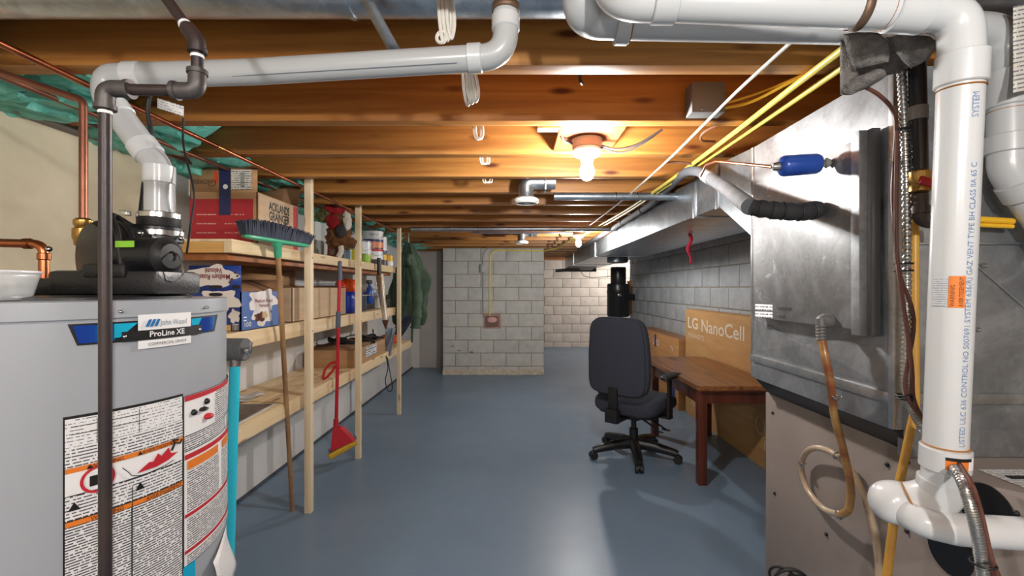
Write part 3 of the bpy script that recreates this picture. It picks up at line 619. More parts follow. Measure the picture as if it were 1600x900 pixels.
# ---------------------------------------------------------------- furnace, plenum, ducts
XF = .95; FZ = .906
fu = thing('furnace', 'taupe metal furnace cabinet under the galvanised plenum', 'furnace', (1.2, 1.28, 0))
G().box(XF, 1.45, .845, 1.72, 0, FZ, .004).out('cabinet', TAUPE, fu)
g = G().poly([(.88, 1.055, .968), (.88, 1.66, .968), (XF+.002, 1.70, FZ), (XF+.002, 1.055, FZ)], (.04, 0, 0)); g.out('black_skirt', M('black liner', (30, 30, 32), .45), fu)
for px, py, r in ((1485, 860, .052), (1519, 841, .026), (1543, 800, .055)):
    c = PX(px, py, XF); G().disc(c-Vector((.003, 0, 0)), (1, 0, 0), r, .004, 36).out('port_cover', M('black port', (16, 16, 20), .35), fu)
for px, py in ((1211, 771), (1292, 835), (1418, 830), (1387, 726), (1419, 722), (1208, 645), (1589, 802), (1513, 719)):
    c = PX(px, py, XF) if px < 1500 or py > 780 else None
    if c is None: continue
    G().lathe([(.006, 0), (.006, -.003), (.003, -.006)], c, (1, 0, 0), 10).out('screw', BLACKR, fu)
g = G(); g.open = True; g.grid(lambda u, v: Vector((1.0+.24*u, .86+.12*v, FZ+.0015)), 2, 2, .2, .12).out('paper_label', FINE2, fu)
G().box(1.02, 1.2, .93, .945, FZ+.002, FZ+.003).out('black_print', BLK, fu)
XP = .873
pl = thing('plenum', 'galvanised sheet metal plenum box standing on the furnace', 'duct', (1.15, 1.35, FZ))
g = G().box(XP, 1.45, 1.05, 1.666, .971, 1.815, .002); g.out('plenum_box', GALV, pl)
G().box(XP+.03, 1.45, 1.052, 1.07, FZ+.002, .972).out('lower_flange', GALV, pl)
G().poly([(XP-.0005, 1.07, 1.07), (XP-.0005, 1.645, 1.07), (XP-.006, 1.36, 1.13)], (.001, 0, 0)).poly([(XP-.0005, 1.07, 1.07), (XP-.006, 1.36, 1.13), (XP-.0005, 1.07, 1.19)], (.001, 0, 0)).poly([(XP-.0005, 1.645, 1.07), (XP-.0005, 1.645, 1.19), (XP-.006, 1.36, 1.13)], (.001, 0, 0)).out('cross_brake', GALV, pl)
G().box(XP-.006, XP, 1.04, 1.675, 1.032, 1.056, .002).box(XP-.006, 1.45, 1.040, 1.05, 1.032, 1.056, .002).out('seam_band', GALVP, pl)
G().box(XP-.008, XP+.012, 1.036, 1.052, .975, 1.87, .002).out('corner_flange', GALVP, pl)
G().box(XP-.004, XP+.03, 1.655, 1.672, .975, 1.815, .001).out('corner_flange', GALVP, pl)
G().box(XP+.0, 1.4, 1.043, 1.05, 1.40, 1.406, .001).poly([(1.40, 1.046, 1.06), (1.405, 1.046, 1.06), (.99, 1.046, 1.42), (.985, 1.046, 1.42)], (0, .003, 0)).out('stiffener', GALVP, pl)
for p in (P(1527, 515, 1.045), P(1537, 415, 1.045)): G().lathe([(.006, 0), (.005, -.005), (.002, -.008)], p, (0, 1, 0), 10).out('screw', STEEL, pl)
cpn = thing('coil_panel', 'raised galvanised access panel with white scuffs on the plenum side', 'panel', (.85, 1.34, 1.198))
G().box(.832, XP-.007, 1.115, 1.584, 1.198, 1.662, .002).out('panel_face', GALVC, cpn)
G().box(.826, XP-.007, 1.088, 1.116, 1.185, 1.68, .003).out('side_channel', GALV, cpn)
G().box(.845, XP-.007, 1.073, 1.088, 1.185, 1.68, .002).out('dark_channel', M('dark steel', (122, 122, 122), .4, .8), cpn)
for z in (1.30, 1.58): G().lathe([(.005, 0), (.004, -.004), (.002, -.006)], (.832, 1.10, z), (1, 0, 0), 10).out('screw', STEEL, cpn)
for i, (py0, t_) in enumerate(((480, 'outdoor'), (491.5, 'coil'))):
    a = PX(1180, py0, .831)
    def fz(u, v, a=a, py0=py0): p = PX(1180+27*u, py0+1.2*u-.4+(1-v)*-9.5+9.5, .831); return p
    g = G(); g.open = True; g.grid(lambda u, v, py0=py0: PX(1180+27*u, py0-5+9.5*(1-v)+1.3*u, .831), 2, 2, .05, .016).out('barcode_sticker', printed('sticker print %d' % i, (236, 236, 236), (70, 70, 76), .008, .4, 600, .45), cpn)
    o = PX(1212, py0+4+(i*1), .8305)
    text('- '+t_, .02, (lambda o: lambda x, y: o+Vector((0, -x, y)))(o), M('marker ink', (40, 40, 44), .5), cpn, 'handwriting', width=.085 if i == 0 else .05)
bt = G()
A_ = [Vector((XP, 1.668, 1.49)), Vector((1.45, 1.668, 1.49)), Vector((1.45, 1.668, 1.815)), Vector((XP, 1.668, 1.815))]
B_ = [Vector((.98, 2.175, 1.69)), Vector((1.60, 2.175, 1.69)), Vector((1.60, 2.175, 1.896)), Vector((.98, 2.175, 1.896))]
bt._faces(A_+B_, [(0, 1, 5, 4), (1, 2, 6, 5), (2, 3, 7, 6), (3, 0, 4, 7), (3, 2, 1, 0), (4, 5, 6, 7)])
tag(bt.out('duct_boot', GALVD), 'tapered galvanised transition joining the plenum to the long trunk duct', 'duct')
td = thing('trunk_duct', 'long rectangular galvanised trunk duct running along the right wall', 'duct', (1.29, 5, 1.69))
G().box(.98, 1.60, 2.177, 8.9, 1.69, 1.897, .002).out('duct_box', GALVD, td)
for y in (2.19, 2.47, 5.55, 7.6): G().box(.972, 1.608, y-.012, y+.012, 1.682, 1.897, .002).out('joint_flange', GALVP, td)
G().box(.985, 1.595, 8.9, 8.92, 1.62, 1.895).poly([(.98, 8.1, 1.689), (.98, 8.9, 1.689), (.98, 8.9, 1.64)], (.5, 0, 0)).out('end_cap', M('black end cap', (50, 52, 58), .5, .5), td)
tag(G().lathe([(.10, 0), (.13, .01), (.13, .07), (.12, .075)], (1.29, 5.72, 1.614), n=30).out('duct_collar', M('dark collar metal', (84, 90, 98), .35, .8)), 'dark round duct collar under the trunk duct above the black canister', 'duct')
g = G(); g.open = True; g.grid(lambda u, v: Vector((1.25+.02*(u-.5)*(1.4 if v < .6 else .9)+.012*sin(9*v), 3.25, 1.689-.215*v)), 2, 12)
tag(g.out('ribbon', M('red ribbon', (196, 30, 60), .6), solid=.001), 'red ribbon dangling from under the trunk duct', 'ribbon')
tag(G().tube([P(868, 423, 8.6), P(905, 421, 8.6)], .03, 12).tube(smooth([P(905, 421, 8.6), P(915, 432, 8.4), P(938, 433, 8.1), (1.62, 7.45, 1.5)]), .006, 6).out('black_pipe', M('dark pipe', (50, 46, 46), .5)), 'short black pipe with thin wire beyond the end of the trunk duct', 'pipe')

# refrigerant line, filter drier
fp = thing('insulated_line', 'black foam wrapped line leaving the access panel and following the trunk duct', 'pipe', (.66, 1.25, 1.51))
G().tube(smooth([P(1172, 323, 1.25), P(1150, 306, 1.45), P(1130, 291, 1.65), P(1108, 277, 1.9)], 6), .0235, 20).out('grey_sleeve', M('grey foam sleeve', (96, 98, 102), .8, 0, (80, 82, 88), (12, 12, 12), .3, 60), fp)
G().tube(smooth([P(1108, 277, 1.9), P(1090, 268, 2.05), P(1070, 270, 2.25), P(1050, 288, 2.6), P(1036, 300, 2.8), (.925, 3.3, 1.868), (.925, 5.5, 1.868), (.925, 6.6, 1.87)], 6), .0215, 16).out('far_sleeve', M('far foam sleeve', (92, 96, 102), .8), fp)
G().tube([P(1112, 280, 1.86), P(1102, 274, 1.96)], .0265, 18).out('foam_joint', M('pale foam', (150, 152, 156), .8), fp)
bp_ = smooth([(.825, 1.229, 1.514), (.77, 1.22, 1.505), (.70, 1.225, 1.51), (.655, 1.25, 1.522)], 10)
G().tube(bp_, [.021+.0035*abs(sin(i*.55)) for i in range(len(bp_))], 20).out('black_foam', M('black foam', (34, 34, 36), .8, bump=.4, bs=40), fp)
for i in (5, 11, 17, 21, 26):
    d = (bp_[min(i+1, len(bp_)-1)]-bp_[i-1]); G().torus(bp_[i], d, .0235, .0022, 20, 6).out('cable_tie', BLACKR, fp)
for y in (3.3, 3.9, 5.0): G().torus((.925, y, 1.868), (0, 1, 0), .022, .003, 16, 6).out('cable_tie', BLACKR, fp)
fd = thing('filter_drier', 'blue filter drier cylinder on a thin copper line beside the access panel', 'filter', P(1249, 258, 1.2)-Vector((0, 0, .028)))
BLU = M('blue enamel', (30, 72, 160), .3, .1, coat=.4)
a, b = Vector((.700, 1.2, 1.622)), Vector((.806, 1.195, 1.628)); ax = (b-a).normalized()
G().lathe([(.006, -.004), (.016, 0), (.025, .006), (.0272, .012), (.0272, .092), (.024, .1), (.012, .106), (.006, .109)], a, ax, 36).out('canister', BLU, fd)
G().lathe([(.004, -.02), (.009, -.018), (.012, -.006), (.012, 0)], a, ax, 12).lathe([(.012, .106), (.009, .115), (.006, .126)], a, ax, 12).out('end_fitting', STEEL, fd)
G().tube([a+ax*.12, (.832, 1.195, 1.63)], .0045, 8).sup((.822, 1.195, 1.629), (.02, .024, .024), 1, 1, nu=12, nv=8, fn=lambda v: v*(1+.4*noise.noise(v*200))).out('putty_seal', M('grey putty', (120, 118, 112), .9), fd)
G().tube(fillet([a-ax*.018, P(1120, 252, 1.5), P(1103, 258, 1.6), P(1095, 275, 1.75)], .03), .0045, 10).out('copper_line', COPPER, fd)

# drain fitting and hoses on the furnace side
dh = thing('drain_hose', 'rusty vinyl drain hose looping down the furnace side', 'hose', (.9, 1.1, .55))
VIN = M('yellowed vinyl', (168, 132, 76), .35, 0, (122, 66, 34), (3, 3, 9), coat=.3, lo=.4, hi=.6)
VIN2 = M('cloudy vinyl', (196, 178, 150), .3, 0, (150, 128, 108), (6, 6, 6), coat=.3)
G().sup(PX(1291, 501, .818), (.05, .03, .036), .9, .8, nu=18, nv=12).tube([PX(1282, 498, .80), PX(1284, 530, .80)], .0125, 14).out('drain_fitting', M('dark grey fitting', (92, 88, 88), .5), dh)
for k in range(5): G().torus(PX(1284, 510+k*5, .80), (0, 0, 1), .0125, .0015, 16, 6).out('hose_barb', M('dark grey fitting2', (78, 76, 78), .5), dh)
loop = [PX(1284, 530, .80), PX(1290, 560, .80), PX(1298, 600, .815), PX(1304, 650, .85), PX(1318, 705, .885), PX(1329, 760, .90), PX(1326, 795, .90), PX(1312, 805, .905)]
G().tube(smooth(loop, 8), .0098, 14).out('upper_hose', VIN, dh)
loop2 = [PX(1312, 805, .905), PX(1285, 793, .92), PX(1262, 765, .925), PX(1252, 733, .925), PX(1258, 709, .92), PX(1275, 700, .91), PX(1300, 707, .91), PX(1328, 732, .925), PX(1350, 775, .932), PX(1368, 840, .935), PX(1374, 905, .935), PX(1374, 1010, .935)]
G().tube(smooth(loop2, 8), .0088, 14).out('looped_hose', VIN2, dh)
for p, d in ((PX(1308, 620, .83), (0, -.1, 1)), (PX(1312, 805, .905), (1, 1, .2)), (PX(1254, 724, .925), (0, .2, 1)), (PX(1308, 712, .91), (0, -1, -.3))):
    G().torus(p, d, .0108, .002, 20, 6).cbox(p+Vector((-.008, -.010, -.002)), (.006, .012, .006)).out('hose_clamp', STEEL, dh)
yp = thing('condensate_pipe', 'yellowed plastic drain pipe slanting down in front of the furnace', 'pipe', (.84, .95, 0))
YP = M('yellowed cpvc', (206, 158, 66), .4, 0, (190, 140, 60), (4, 4, 12))
G().tube([P(1428, 150, 1.01), P(1430, 640, 1.01), P(1402, 770, 1.0), P(1385, 905, .985), P(1370, 1120, .98)], .0085, 14).out('pipe', YP, yp)
# gas riser
gr = thing('gas_riser', 'black gas pipe with brass valve and red handle behind the thick white pipe', 'pipe', (.845, .96, 1.4))
G().tube([P(1433, 95, .96), P(1437, 275, .96)], .0155, 20).out('pipe', M('glossy black pipe', (34, 34, 38), .25), gr)
G().lathe([(.018, 0), (.018, .028)], P(1434, 188, .96), (0, 0, 1), 20).out('coupling', M('grey coupling', (120, 116, 112), .4, .3), gr)
G().lathe([(.014, 0), (.02, .004), (.02, .015), (.016, .02), (.02, .028), (.02, .045), (.014, .05)], P(1437, 302, .96), (0, 0, 1), 12).out('valve', BRASS, gr)
G().cbox(P(1452, 285, .94), (.04, .008, .016), (0, .3, 0), .002).out('handle', M('red handle', (170, 30, 40), .4), gr)
G().tube(fillet([P(1438, 303, .96), P(1438, 345, .96), P(1480, 348, .96)], .02), .0145, 18).tube([P(1438, 322, .96), P(1438, 334, .96)], .018, 18).out('elbow', GASP, gr)
tag(G().tube([P(1512, 342, 1.02), P(1582, 346, 1.02)], .0075, 10).tube([P(1512, 351, 1.02), P(1582, 354, 1.02)], .005, 10).out('yellow_pipe', YELD), 'short yellow pipe behind the thick white pipe at the right edge', 'pipe')
# flexible conduit + wires
fc = thing('flex_conduit', 'ribbed metal flexible conduit with brown wires running down beside the thick white pipe', 'conduit', (.83, .98, .7))
fpth = smooth([P(1408, 105, .975), P(1413, 200, .975), P(1416, 300, .975), P(1417, 420, .975), P(1416, 520, .975), P(1415, 600, .975), P(1426, 640, .96), P(1442, 668, .94), P(1470, 700, .93), P(1500, 745, .77), P(1514, 785, .74), P(1526, 830, .73), P(1534, 880, .73), P(1540, 930, .73)], 60)
G().tube(fpth, [.0088 if i % 5 < 3 else .0068 for i in range(len(fpth))], 14).out('conduit', M('conduit steel', (190, 190, 188), .28, .9), fc)
G().tube(smooth([P(1352, 136, .95), P(1375, 150, .96), P(1395, 172, .98), P(1400, 200, .98), P(1397, 260, .98), P(1395, 310, .98), P(1400, 380, .97), P(1406, 440, .955), P(1418, 520, .955), P(1425, 580, .955), P(1428, 625, .96), P(1450, 668, .94), P(1480, 700, .93), P(1508, 745, .76), P(1525, 790, .74), P(1540, 860, .73), P(1555, 905, .73)], 6), .0042, 8).out('wire', BRWIRE, fc)
G().tube(smooth([P(1402, 205, .965), P(1400, 330, .965), P(1404, 420, .96), P(1428, 500, .965), P(1414, 600, .965), P(1433, 645, .95), P(1472, 690, .93), P(1512, 745, .755), P(1532, 800, .735), P(1548, 870, .725), P(1562, 905, .725)], 6), .0038, 8).out('wire', BRWIRE, fc)
for px, py in ((1412, 203), (1412, 412), (1412, 423), (1414, 618), (1416, 623), (1536, 880)):
    Y = .975 if py < 700 else .73; G().torus(P(px, py, Y), (0, 0, 1), .0155, .002, 20, 6).tube([P(px, py, Y-.015), P(px+12, py-1, Y-.02)], .002, 6).out('cable_tie', BLACKR, fc)
tag(G().box(.72, .80, .66, .70, .80, .835, .004).out('white_bracket', PVC), 'white plastic bracket at the lower right beneath the elbow', 'bracket')
# black cord coil on the floor by furnace
g = G()
for i, (a, b) in enumerate(((0, 0), (.012, .01), (-.01, .02), (.02, -.01))):
    g.torus((.79+a, 1.30+b, .455), (.2+.3*i, 1, .3), .045-.005*i, .004, 30, 6)
g.tube(smooth([(.745, 1.30, .45), (.70, 1.33, .3), (.76, 1.4, .1), (.8, 1.5, .005), (.7, 1.7, .005)]), .004, 6)
tag(g.out('power_cord', BCAB), 'coiled black power cord at the foot of the furnace', 'cord')

# ---------------------------------------------------------------- wiring overhead
zc = 1.886
tag(G().tube(smooth([(.655, .70, zc), (.66, 1.3, zc), (.67, 1.6, zc-.005), (.69, 2.1, zc-.01), (.715, 3.0, zc), (.70, 4.0, zc), (.67, 4.68, zc)]), .0048, 8).out('white_cable', WCAB), 'white cable running under the joists towards the distant bulb', 'cable')
tag(G().tube(smooth([(.80, .9, zc), (.808, 1.25, zc), (.83, 1.8, zc), (.845, 2.6, zc), (.83, 3.5, zc), (.77, 4.4, zc), (.70, 5.0, zc), (.66, 5.6, zc-.01)]), .0095, 10).out('yellow_line', YEL), 'yellow jacketed line under the joists, the left of the pair', 'pipe')
tag(G().tube(smooth([(.862, .9, zc), (.872, 1.25, zc), (.875, 1.8, zc), (.872, 2.6, zc), (.865, 3.5, zc), (.82, 4.4, zc), (.745, 5.0, zc), (.70, 5.6, zc-.01)]), .0085, 10).out('yellow_line', YEL), 'yellow jacketed line under the joists, the right of the pair', 'pipe')
jb = thing('junction_box', 'square grey metal junction box on a joist beside the yellow lines', 'junction box', (.665, 1.59, 1.90))
G().box(.608, .722, 1.558, 1.618, 1.905, 2.01, .003).out('box', M('dull grey box', (128, 128, 128), .5, .3), jb)
for (x, z, c) in ((.64, 1.915, STEEL), (.70, 1.915, STEEL)): G().sup((x, 1.557, z), (.009, .006, .009), 1, 1, nu=10, nv=8).out('screw', c, jb)
G().tube(smooth([(.72, 1.58, 1.925), (.80, 1.53, 1.93), (.88, 1.40, 1.95), (.98, 1.27, 1.97)]), .0055, 8).out('yellow_cable', YELD, jb)
G().tube(smooth([(.72, 1.58, 1.94), (.82, 1.50, 1.95), (.93, 1.36, 1.97), (1.0, 1.27, 2.0)]), .0045, 8).out('yellow_cable', YELD, jb)
tag(G().tube(smooth([(.86, 1.95, 1.93), (.79, 1.92, 1.925), (.77, 1.85, 1.935), (.83, 1.80, 1.96)]), .005, 8).out('cable_stub', M('tan cable', (140, 100, 80), .6)), 'curled tan cable end between joists just left of the yellow lines', 'cable')
tag(G().tube(smooth([(.70, 2.10, 1.884), (.78, 2.12, 1.887), (.86, 2.15, 1.889), (.9, 2.2, 1.95)]), .006, 8).out('cable_stub', M('tan cable', (140, 100, 80), .6)), 'short straight tan cable end under the third joist by the yellow lines', 'cable')
tag(G().tube(smooth([(.19, 1.40, 2.06), (.20, 1.41, 2.0), (.20, 1.40, 1.945), (.21, 1.42, 1.94)]), .005, 8).out('cable_stub', BCAB), 'short black cable hanging between the two nearest joists', 'cable')
G1 = [(695, 0, 66, 1.0), (733, 120, 165, 1.25), (746, 196, 218, 1.72), (756, 247, 256, 2.13), (760, 277, 285, 2.55)]
desc = ['bundle of white cables hanging above the white vent pipe', 'white cable loop hanging just below the white vent pipe', 'small white cable loop under the second joist', 'tiny white cable loop under the third joist', 'tiny white cable loop under the fourth joist']
for i, (px, y0, y1, Y) in enumerate(G1):
    g = G()
    top = P(px, y0, Y)
    for k in range(3 if i < 2 else 2):
        dx = (k-1)*6*(1 if i < 2 else .6); lowp = y1-k*3*(1 if i < 2 else .3)
        g.tube(smooth([P(px+dx-4, y0-(10 if i < 2 else 34), Y), P(px+dx-2, (y0+y1)/2, Y), P(px+dx+4, lowp, Y), P(px+dx+9, (y0+y1)/2, Y+.01), P(px+dx+3, y0-(10 if i < 2 else 34), Y+.01)]), .0042*(1 if i < 3 else .9), 7)
    if i == 0: g.torus(P(690, 58, 1.0), (.3, 1, 0), .012, .004, 18, 6)
    tag(g.out('white_cable', WCAB), desc[i], 'cable')
# conduits and diffusers
def clips(t, items):
    for c in items: G().torus(c, (1, 0, 0), .027, .003, 18, 6).out('clip', STEEL, t)
c1 = thing('duct_pipe', 'grey metal pipe running under the fifth joist from the nearer ceiling vent to the duct', 'pipe', (.6, 2.80, 1.85))
G().tube([(.24, 2.80, 1.866), (.98, 2.80, 1.866)], .024, 20).out('pipe', GALVD, c1); clips(c1, [(.62, 2.80, 1.866), (.75, 2.80, 1.866)])
c2 = thing('duct_pipe', 'grey metal pipe crossing under the joists beyond the nearer ceiling vent', 'pipe', (0, 4.35, 1.85))
G().tube([(-1.0, 4.35, 1.866), (.98, 4.35, 1.866)], .022, 20).out('pipe', GALVD, c2); clips(c2, [(-.62, 4.35, 1.866), (-.36, 4.35, 1.866)])
tag(G().tube([(-.45, 4.80, 1.886), (.62, 4.80, 1.886)], .012, 10).out('conduit', GALVD), 'thin grey conduit just before the farther ceiling vent', 'pipe')
def diffuser(x, y, label, s=1):
    t = thing('ceiling_vent', label, 'vent', (x, y, 1.80))
    G().lathe([(.045, .10), (.045, .03), (.05, .02)], (x, y, 1.80), n=28).tube(fillet([(x, y, 1.86), (x, y, 1.925), (x+.17, y, 1.925)], .04), .045, 24).out('galvanised_neck', GALVP, t)
    G().box(x+.105, x+.115, y-.055, y+.055, 1.87, 1.985, .002).out('flange', GALVP, t)
    G().lathe([(.03, .034), (.062, .030), (.075, .020), (.075, .006), (.062, -.004), (.055, .0), (.045, .012)], (x, y, 1.80), n=36, cap=False).out('rim', M('white plastic rim', (226, 226, 222), .4), t)
    for r in (.05, .036): G().torus((x, y, 1.803), (0, 0, 1), r, .003, 32, 6).out('ring', M('grey plastic ring', (168, 168, 166), .4), t)
    G().lathe([(.02, .006), (.024, 0), (.004, -.004)], (x, y, 1.80), n=24).out('center_cone', M('white plastic rim', (0, 0, 0)), t)
diffuser(.065, 2.67, 'round white ceiling vent with shiny metal elbow, nearer of the two')
diffuser(.072, 5.09, 'round white ceiling vent in front of the block pier, farther of the two')
cb = thing('cross_bridging', 'crossed bridging strips between the joists right of the farther bulb', 'bracing', (.55, 6, 1.91))
for k in range(8, 13):
    y0, y1 = jy(k)+.06, jy(k+1)-.005
    for (za, zb) in ((1.885, 2.07), (2.07, 1.885)):
        for xx in ((.50,) if za < zb else (.53,)):
            G().tube([(xx, y0, za), (xx, y1, zb)], .012, 4).out('strip', M('bridging wood', (120, 80, 50), .7), cb)

# ---------------------------------------------------------------- pier fittings
y = PY-.018
tag(G().tube(fillet([(.66, 5.6, 1.876), (.60, 6.45, 1.865), (.42, y-.03, 1.855), (-.31, y-.02, 1.868), (-.38, y, 1.82), (-.385, y, 1.30), (-.385, y, .83), (-.36, y, .79)], .06), .011, 10).out('yellow_cable', YEL), 'yellow cable bending down the front of the block pier to the outlet box', 'cable')
gc = thing('switch_box', 'small grey switch box on a grey cable down the block pier', 'switch', P(754, 415, y))
G().tube(smooth([(-.41, y, 1.90), (-.46, y, 1.84), (-.487, y, 1.74), (-.487, y, 1.5), (-.487, y, 1.1), (-.475, y, .88), (-.43, y, .80)]), .008, 8).out('cable', M('grey cable', (136, 136, 136), .5), gc)
G().box(-.525, -.455, y-.04, y+.004, 1.53, 1.66, .006).out('box', M('grey box paint', (150, 154, 156), .4, .3), gc)
ob_ = thing('outlet_box', 'pinkish outlet box set into a rough hole in the block pier', 'outlet', P(769, 503, y))
c = P(769, 502, y)
G().box(c.x-.13, c.x+.13, y+.0, y+.012, c.z-.11, c.z+.11, .004).out('rough_surround', M('brown pink patch', (150, 118, 106), .9, 0, (176, 146, 134), (20, 20, 20), .8, 60), ob_)
G().box(c.x-.10, c.x+.10, y-.012, y+.005, c.z-.08, c.z+.08, .004).out('box_frame', M('rusty box', (120, 92, 82), .7), ob_)
G().sup((c.x+.0, y-.02, c.z+.02), (.15, .05, .09), .8, .8, fn=lambda v: v*(1+.15*noise.noise(v*30))).out('cover', M('pink cover', (206, 160, 152), .6), ob_)

# central vacuum and wall board
cv = thing('vacuum_canister', 'black cylindrical vacuum canister mounted at the far end of the right wall', 'vacuum', (1.66, 7.3, .84))
G().lathe([(.165, 0), (.178, .02), (.178, .38), (.184, .39), (.184, .41), (.176, .42), (.178, .50), (.17, .53), (.10, .535)], (1.66, 7.3, .84), n=48).out('body', M('black satin paint', (34, 34, 38), .3), cv)
G().lathe([(.118, 0), (.122, .01), (.122, .25), (.115, .265)], (1.66, 7.3, 1.37), n=40).out('upper_drum', M('black satin paint', (0, 0, 0)), cv)
G().box(1.66, 1.94, 7.33, 7.40, 1.1, 1.2, .004).out('bracket', BLACKP, cv)
G().sup((1.64, 7.12, 1.19), (.06, .01, .05), 1, 1, nu=12, nv=8).out('emblem', M('silver emblem', (170, 170, 160), .3, .8), cv)
tag(G().box(1.88, 1.94, 7.52, 7.64, .86, 1.42, .004).out('wood_board', wood('orange board', (190, 130, 66), (160, 100, 44), (90, 50, 20), 2)), 'short orange wood board at the end of the right wall beside the black canister', 'board')

# ---------------------------------------------------------------- shelving unit
SX = -1.25
sh = thing('shelving_unit', 'raw pine lumber shelving unit along the left wall', 'shelf', (-1.45, 3.6, 0))
pm = None
for (Y, h, lb) in ((2.63, 2.05, 0), (3.46, 2.05, 0), (4.67, 2.05, 0)):
    X = -1.197
    o = G().box(X-.019, X+.019, Y-.019, Y+.019, 0, h, .0015).out('post', PINE, sh)
LV = ((1.457, 1.505, 2.0, 4.72), (1.02, 1.088, 1.6, 4.72), (.594, .662, 1.6, 5.45))
for i, (z0, z1, y0, y1) in enumerate(LV):
    G().box(SX-.036, SX, y0, y1, z0, z1, .0015).out('front_rail', PINEY, sh)
    G().box(XL+.015, XL+.05, y0, y1, z0, z1, .0015).out('rear_rail', PINEY, sh)
    G().box(XL+.05, SX-.036, y0, y0+.036, z0, z1, .0015).out('end_rail', wood('golden rail %d' % i, (222, 176, 104), (204, 154, 84), (150, 100, 50)), sh)
    n = 3; wd = (SX-(XL+.015))/n
    for k in range(n):
        G().box(XL+.015+k*wd+.001, XL+.015+(k+1)*wd-.001, y0-.002, y1, z1, z1+.012, .001).out('shelf_board', PINEY, sh)
    for Y in (2.9, 3.8, 4.6):
        if Y < y1: G().box(XL+.05, SX-.036, Y, Y+.036, z0, z1-.001, .001).out('crosspiece', JOIST, sh)
    if i == 0: G().box(SX-.30, SX-.05, y0+.05, y1, z0-.03, z0, .001).out('under_plank', wood('red brown plank', (176, 112, 62), (150, 88, 46), (90, 50, 24), 1), sh)
for Y, zs in ((2.65, (1.475, 1.05, .63)), (3.48, (1.475, 1.05, .63))):
    for z in zs: G().lathe([(.004, 0), (.003, .003)], (-1.178, Y-.02, z), (1, 0, 0), 8).out('screw', STEEL, sh)
T1, T2, T3 = 1.518, 1.101, .675
def face_y(x0, x1, z0, z1, y, m, name, par, off=.001):       # sticker on a face looking at the camera
    g = G(); g.open = True; g.grid(lambda u, v: Vector((x0+(x1-x0)*u, y-off, z0+(z1-z0)*v)), 1, 1, x1-x0, z1-z0); return g.out(name, m, par)
def face_x(y0, y1, z0, z1, x, m, name, par, off=.001, sgn=1):       # sticker on a face looking to +x (sgn 1) or -x (sgn -1)
    g = G(); g.open = True; g.grid(lambda u, v: Vector((x+sgn*off, y0+(y1-y0)*u, z0+(z1-z0)*v)), 1, 1, abs(y1-y0), z1-z0); return g.out(name, m, par)
def ty(x, z, y, rot=1): return lambda a, b: Vector((x+a*rot, y, z+b*rot))
def tx(x, y, z, d=1): return lambda a, b: Vector((x, y+a*d, z+b))
def carton(x0, x1, y0, y1, z0, z1, m, name, label, bot=False, cat='box'):
    t = thing(name, label, cat, ((x0+x1)/2, (y0+y1)/2, z0)); th = .004
    G().box(x0, x1, y0, y0+th, z0, z1).box(x0, x1, y1-th, y1, z0, z1).box(x0, x0+th, y0, y1, z0, z1).box(x1-th, x1, y0, y1, z0, z1).box(x0, x1, y0, y1, z0, z0+th).out('box_body', m, t, flat=True)
    return t
def flap(a, b, d, m, t, name='flap'):      # quad a-b with offset d
    a, b, d = Vector(a), Vector(b), Vector(d); g = G(); g.open = True
    g.grid(lambda u, v: a+(b-a)*u+d*v, 2, 2); return g.out(name, m, t, solid=.004)
# glove carton
x0, x1, y0, y1 = -1.607, -1.275, 2.24, 2.66; zt = 1.775
ak = carton(x0, x1, y0, y1, T1, zt, CARD, 'supply_carton', 'open red and tan cardboard carton on the top shelf above the broom head')
flap((x0, y0, zt), (x1, y0, zt), (0, .0, .12), CARD, ak); flap((x0, y1, zt), (x1, y1, zt), (0, .03, .13), CARDD, ak); flap((x1-.01, y0+.1, zt), (x1-.01, y1, zt), (-.16, 0, .06), CARDD, ak)
face_y(x0, x1-.02, T1+.003, 1.74, y0, M('carton red', (178, 40, 48), .6), 'red_print', ak)
face_y(-1.462, -1.405, 1.66, 1.893, y0, M('navy tape', (38, 46, 92), .35), 'tape', ak, .0035)
G().disc((-1.43, y0-.004, 1.80), (0, -1, 0), .012, .0005).out('tape_logo', WHITE, ak)
face_y(-1.402, -1.30, 1.785, 1.885, y0, printed('ship print', (226, 222, 214), (80, 78, 80), .011, .35, 160, .45), 'shipping_label', ak, .004)
face_y(-1.355, -1.335, 1.80, 1.87, y0, printed('ship bars', (210, 208, 200), (40, 40, 40), .006, .5, 40, .1), 'barcode', ak, .005)
face_y(-1.486, -1.466, 1.82, 1.875, y0, M('orange red sticker', (214, 74, 40), .5), 'sticker', ak, .004)
face_y(-1.365, -1.295, 1.565, 1.62, y0, printed('bars', (224, 220, 214), (50, 50, 50), .055, .7, 420, .5), 'barcode', ak, .003)
text('Gloves', .05, ty(-1.475, 1.835, y0-.004, -1), M('pencil ink', (96, 70, 50), .6), ak, 'handwriting', width=.115)
for z in (1.66, 1.615, 1.57):
    face_y(-1.575, -1.475, z, z+.008, y0, printed('carton white print%d' % int(z*1000), (178, 40, 48), (220, 170, 160), .008, .7, 200, .45), 'fine_print', ak, .002)
    face_y(-1.44, -1.33, z, z+.008, y0, _m.get('x') or printed('carton white printb%d' % int(z*1000), (178, 40, 48), (220, 170, 160), .008, .7, 140, .5), 'fine_print', ak, .002)
face_x(y0+.01, y1, T1+.003, zt-.004, x1, CARDL, 'tan_side', ak)
text('ACKLANDS', .062, tx(x1+.002, 2.345, 1.705), BLK, ak, width=.21, bold=.03); text('GRAINGER', .062, tx(x1+.002, 2.345, 1.655), BLK, ak, width=.21, bold=.03)
face_x(2.345, 2.555, 1.632, 1.643, x1, M('carton red', (0, 0, 0)), 'underline', ak, .002)
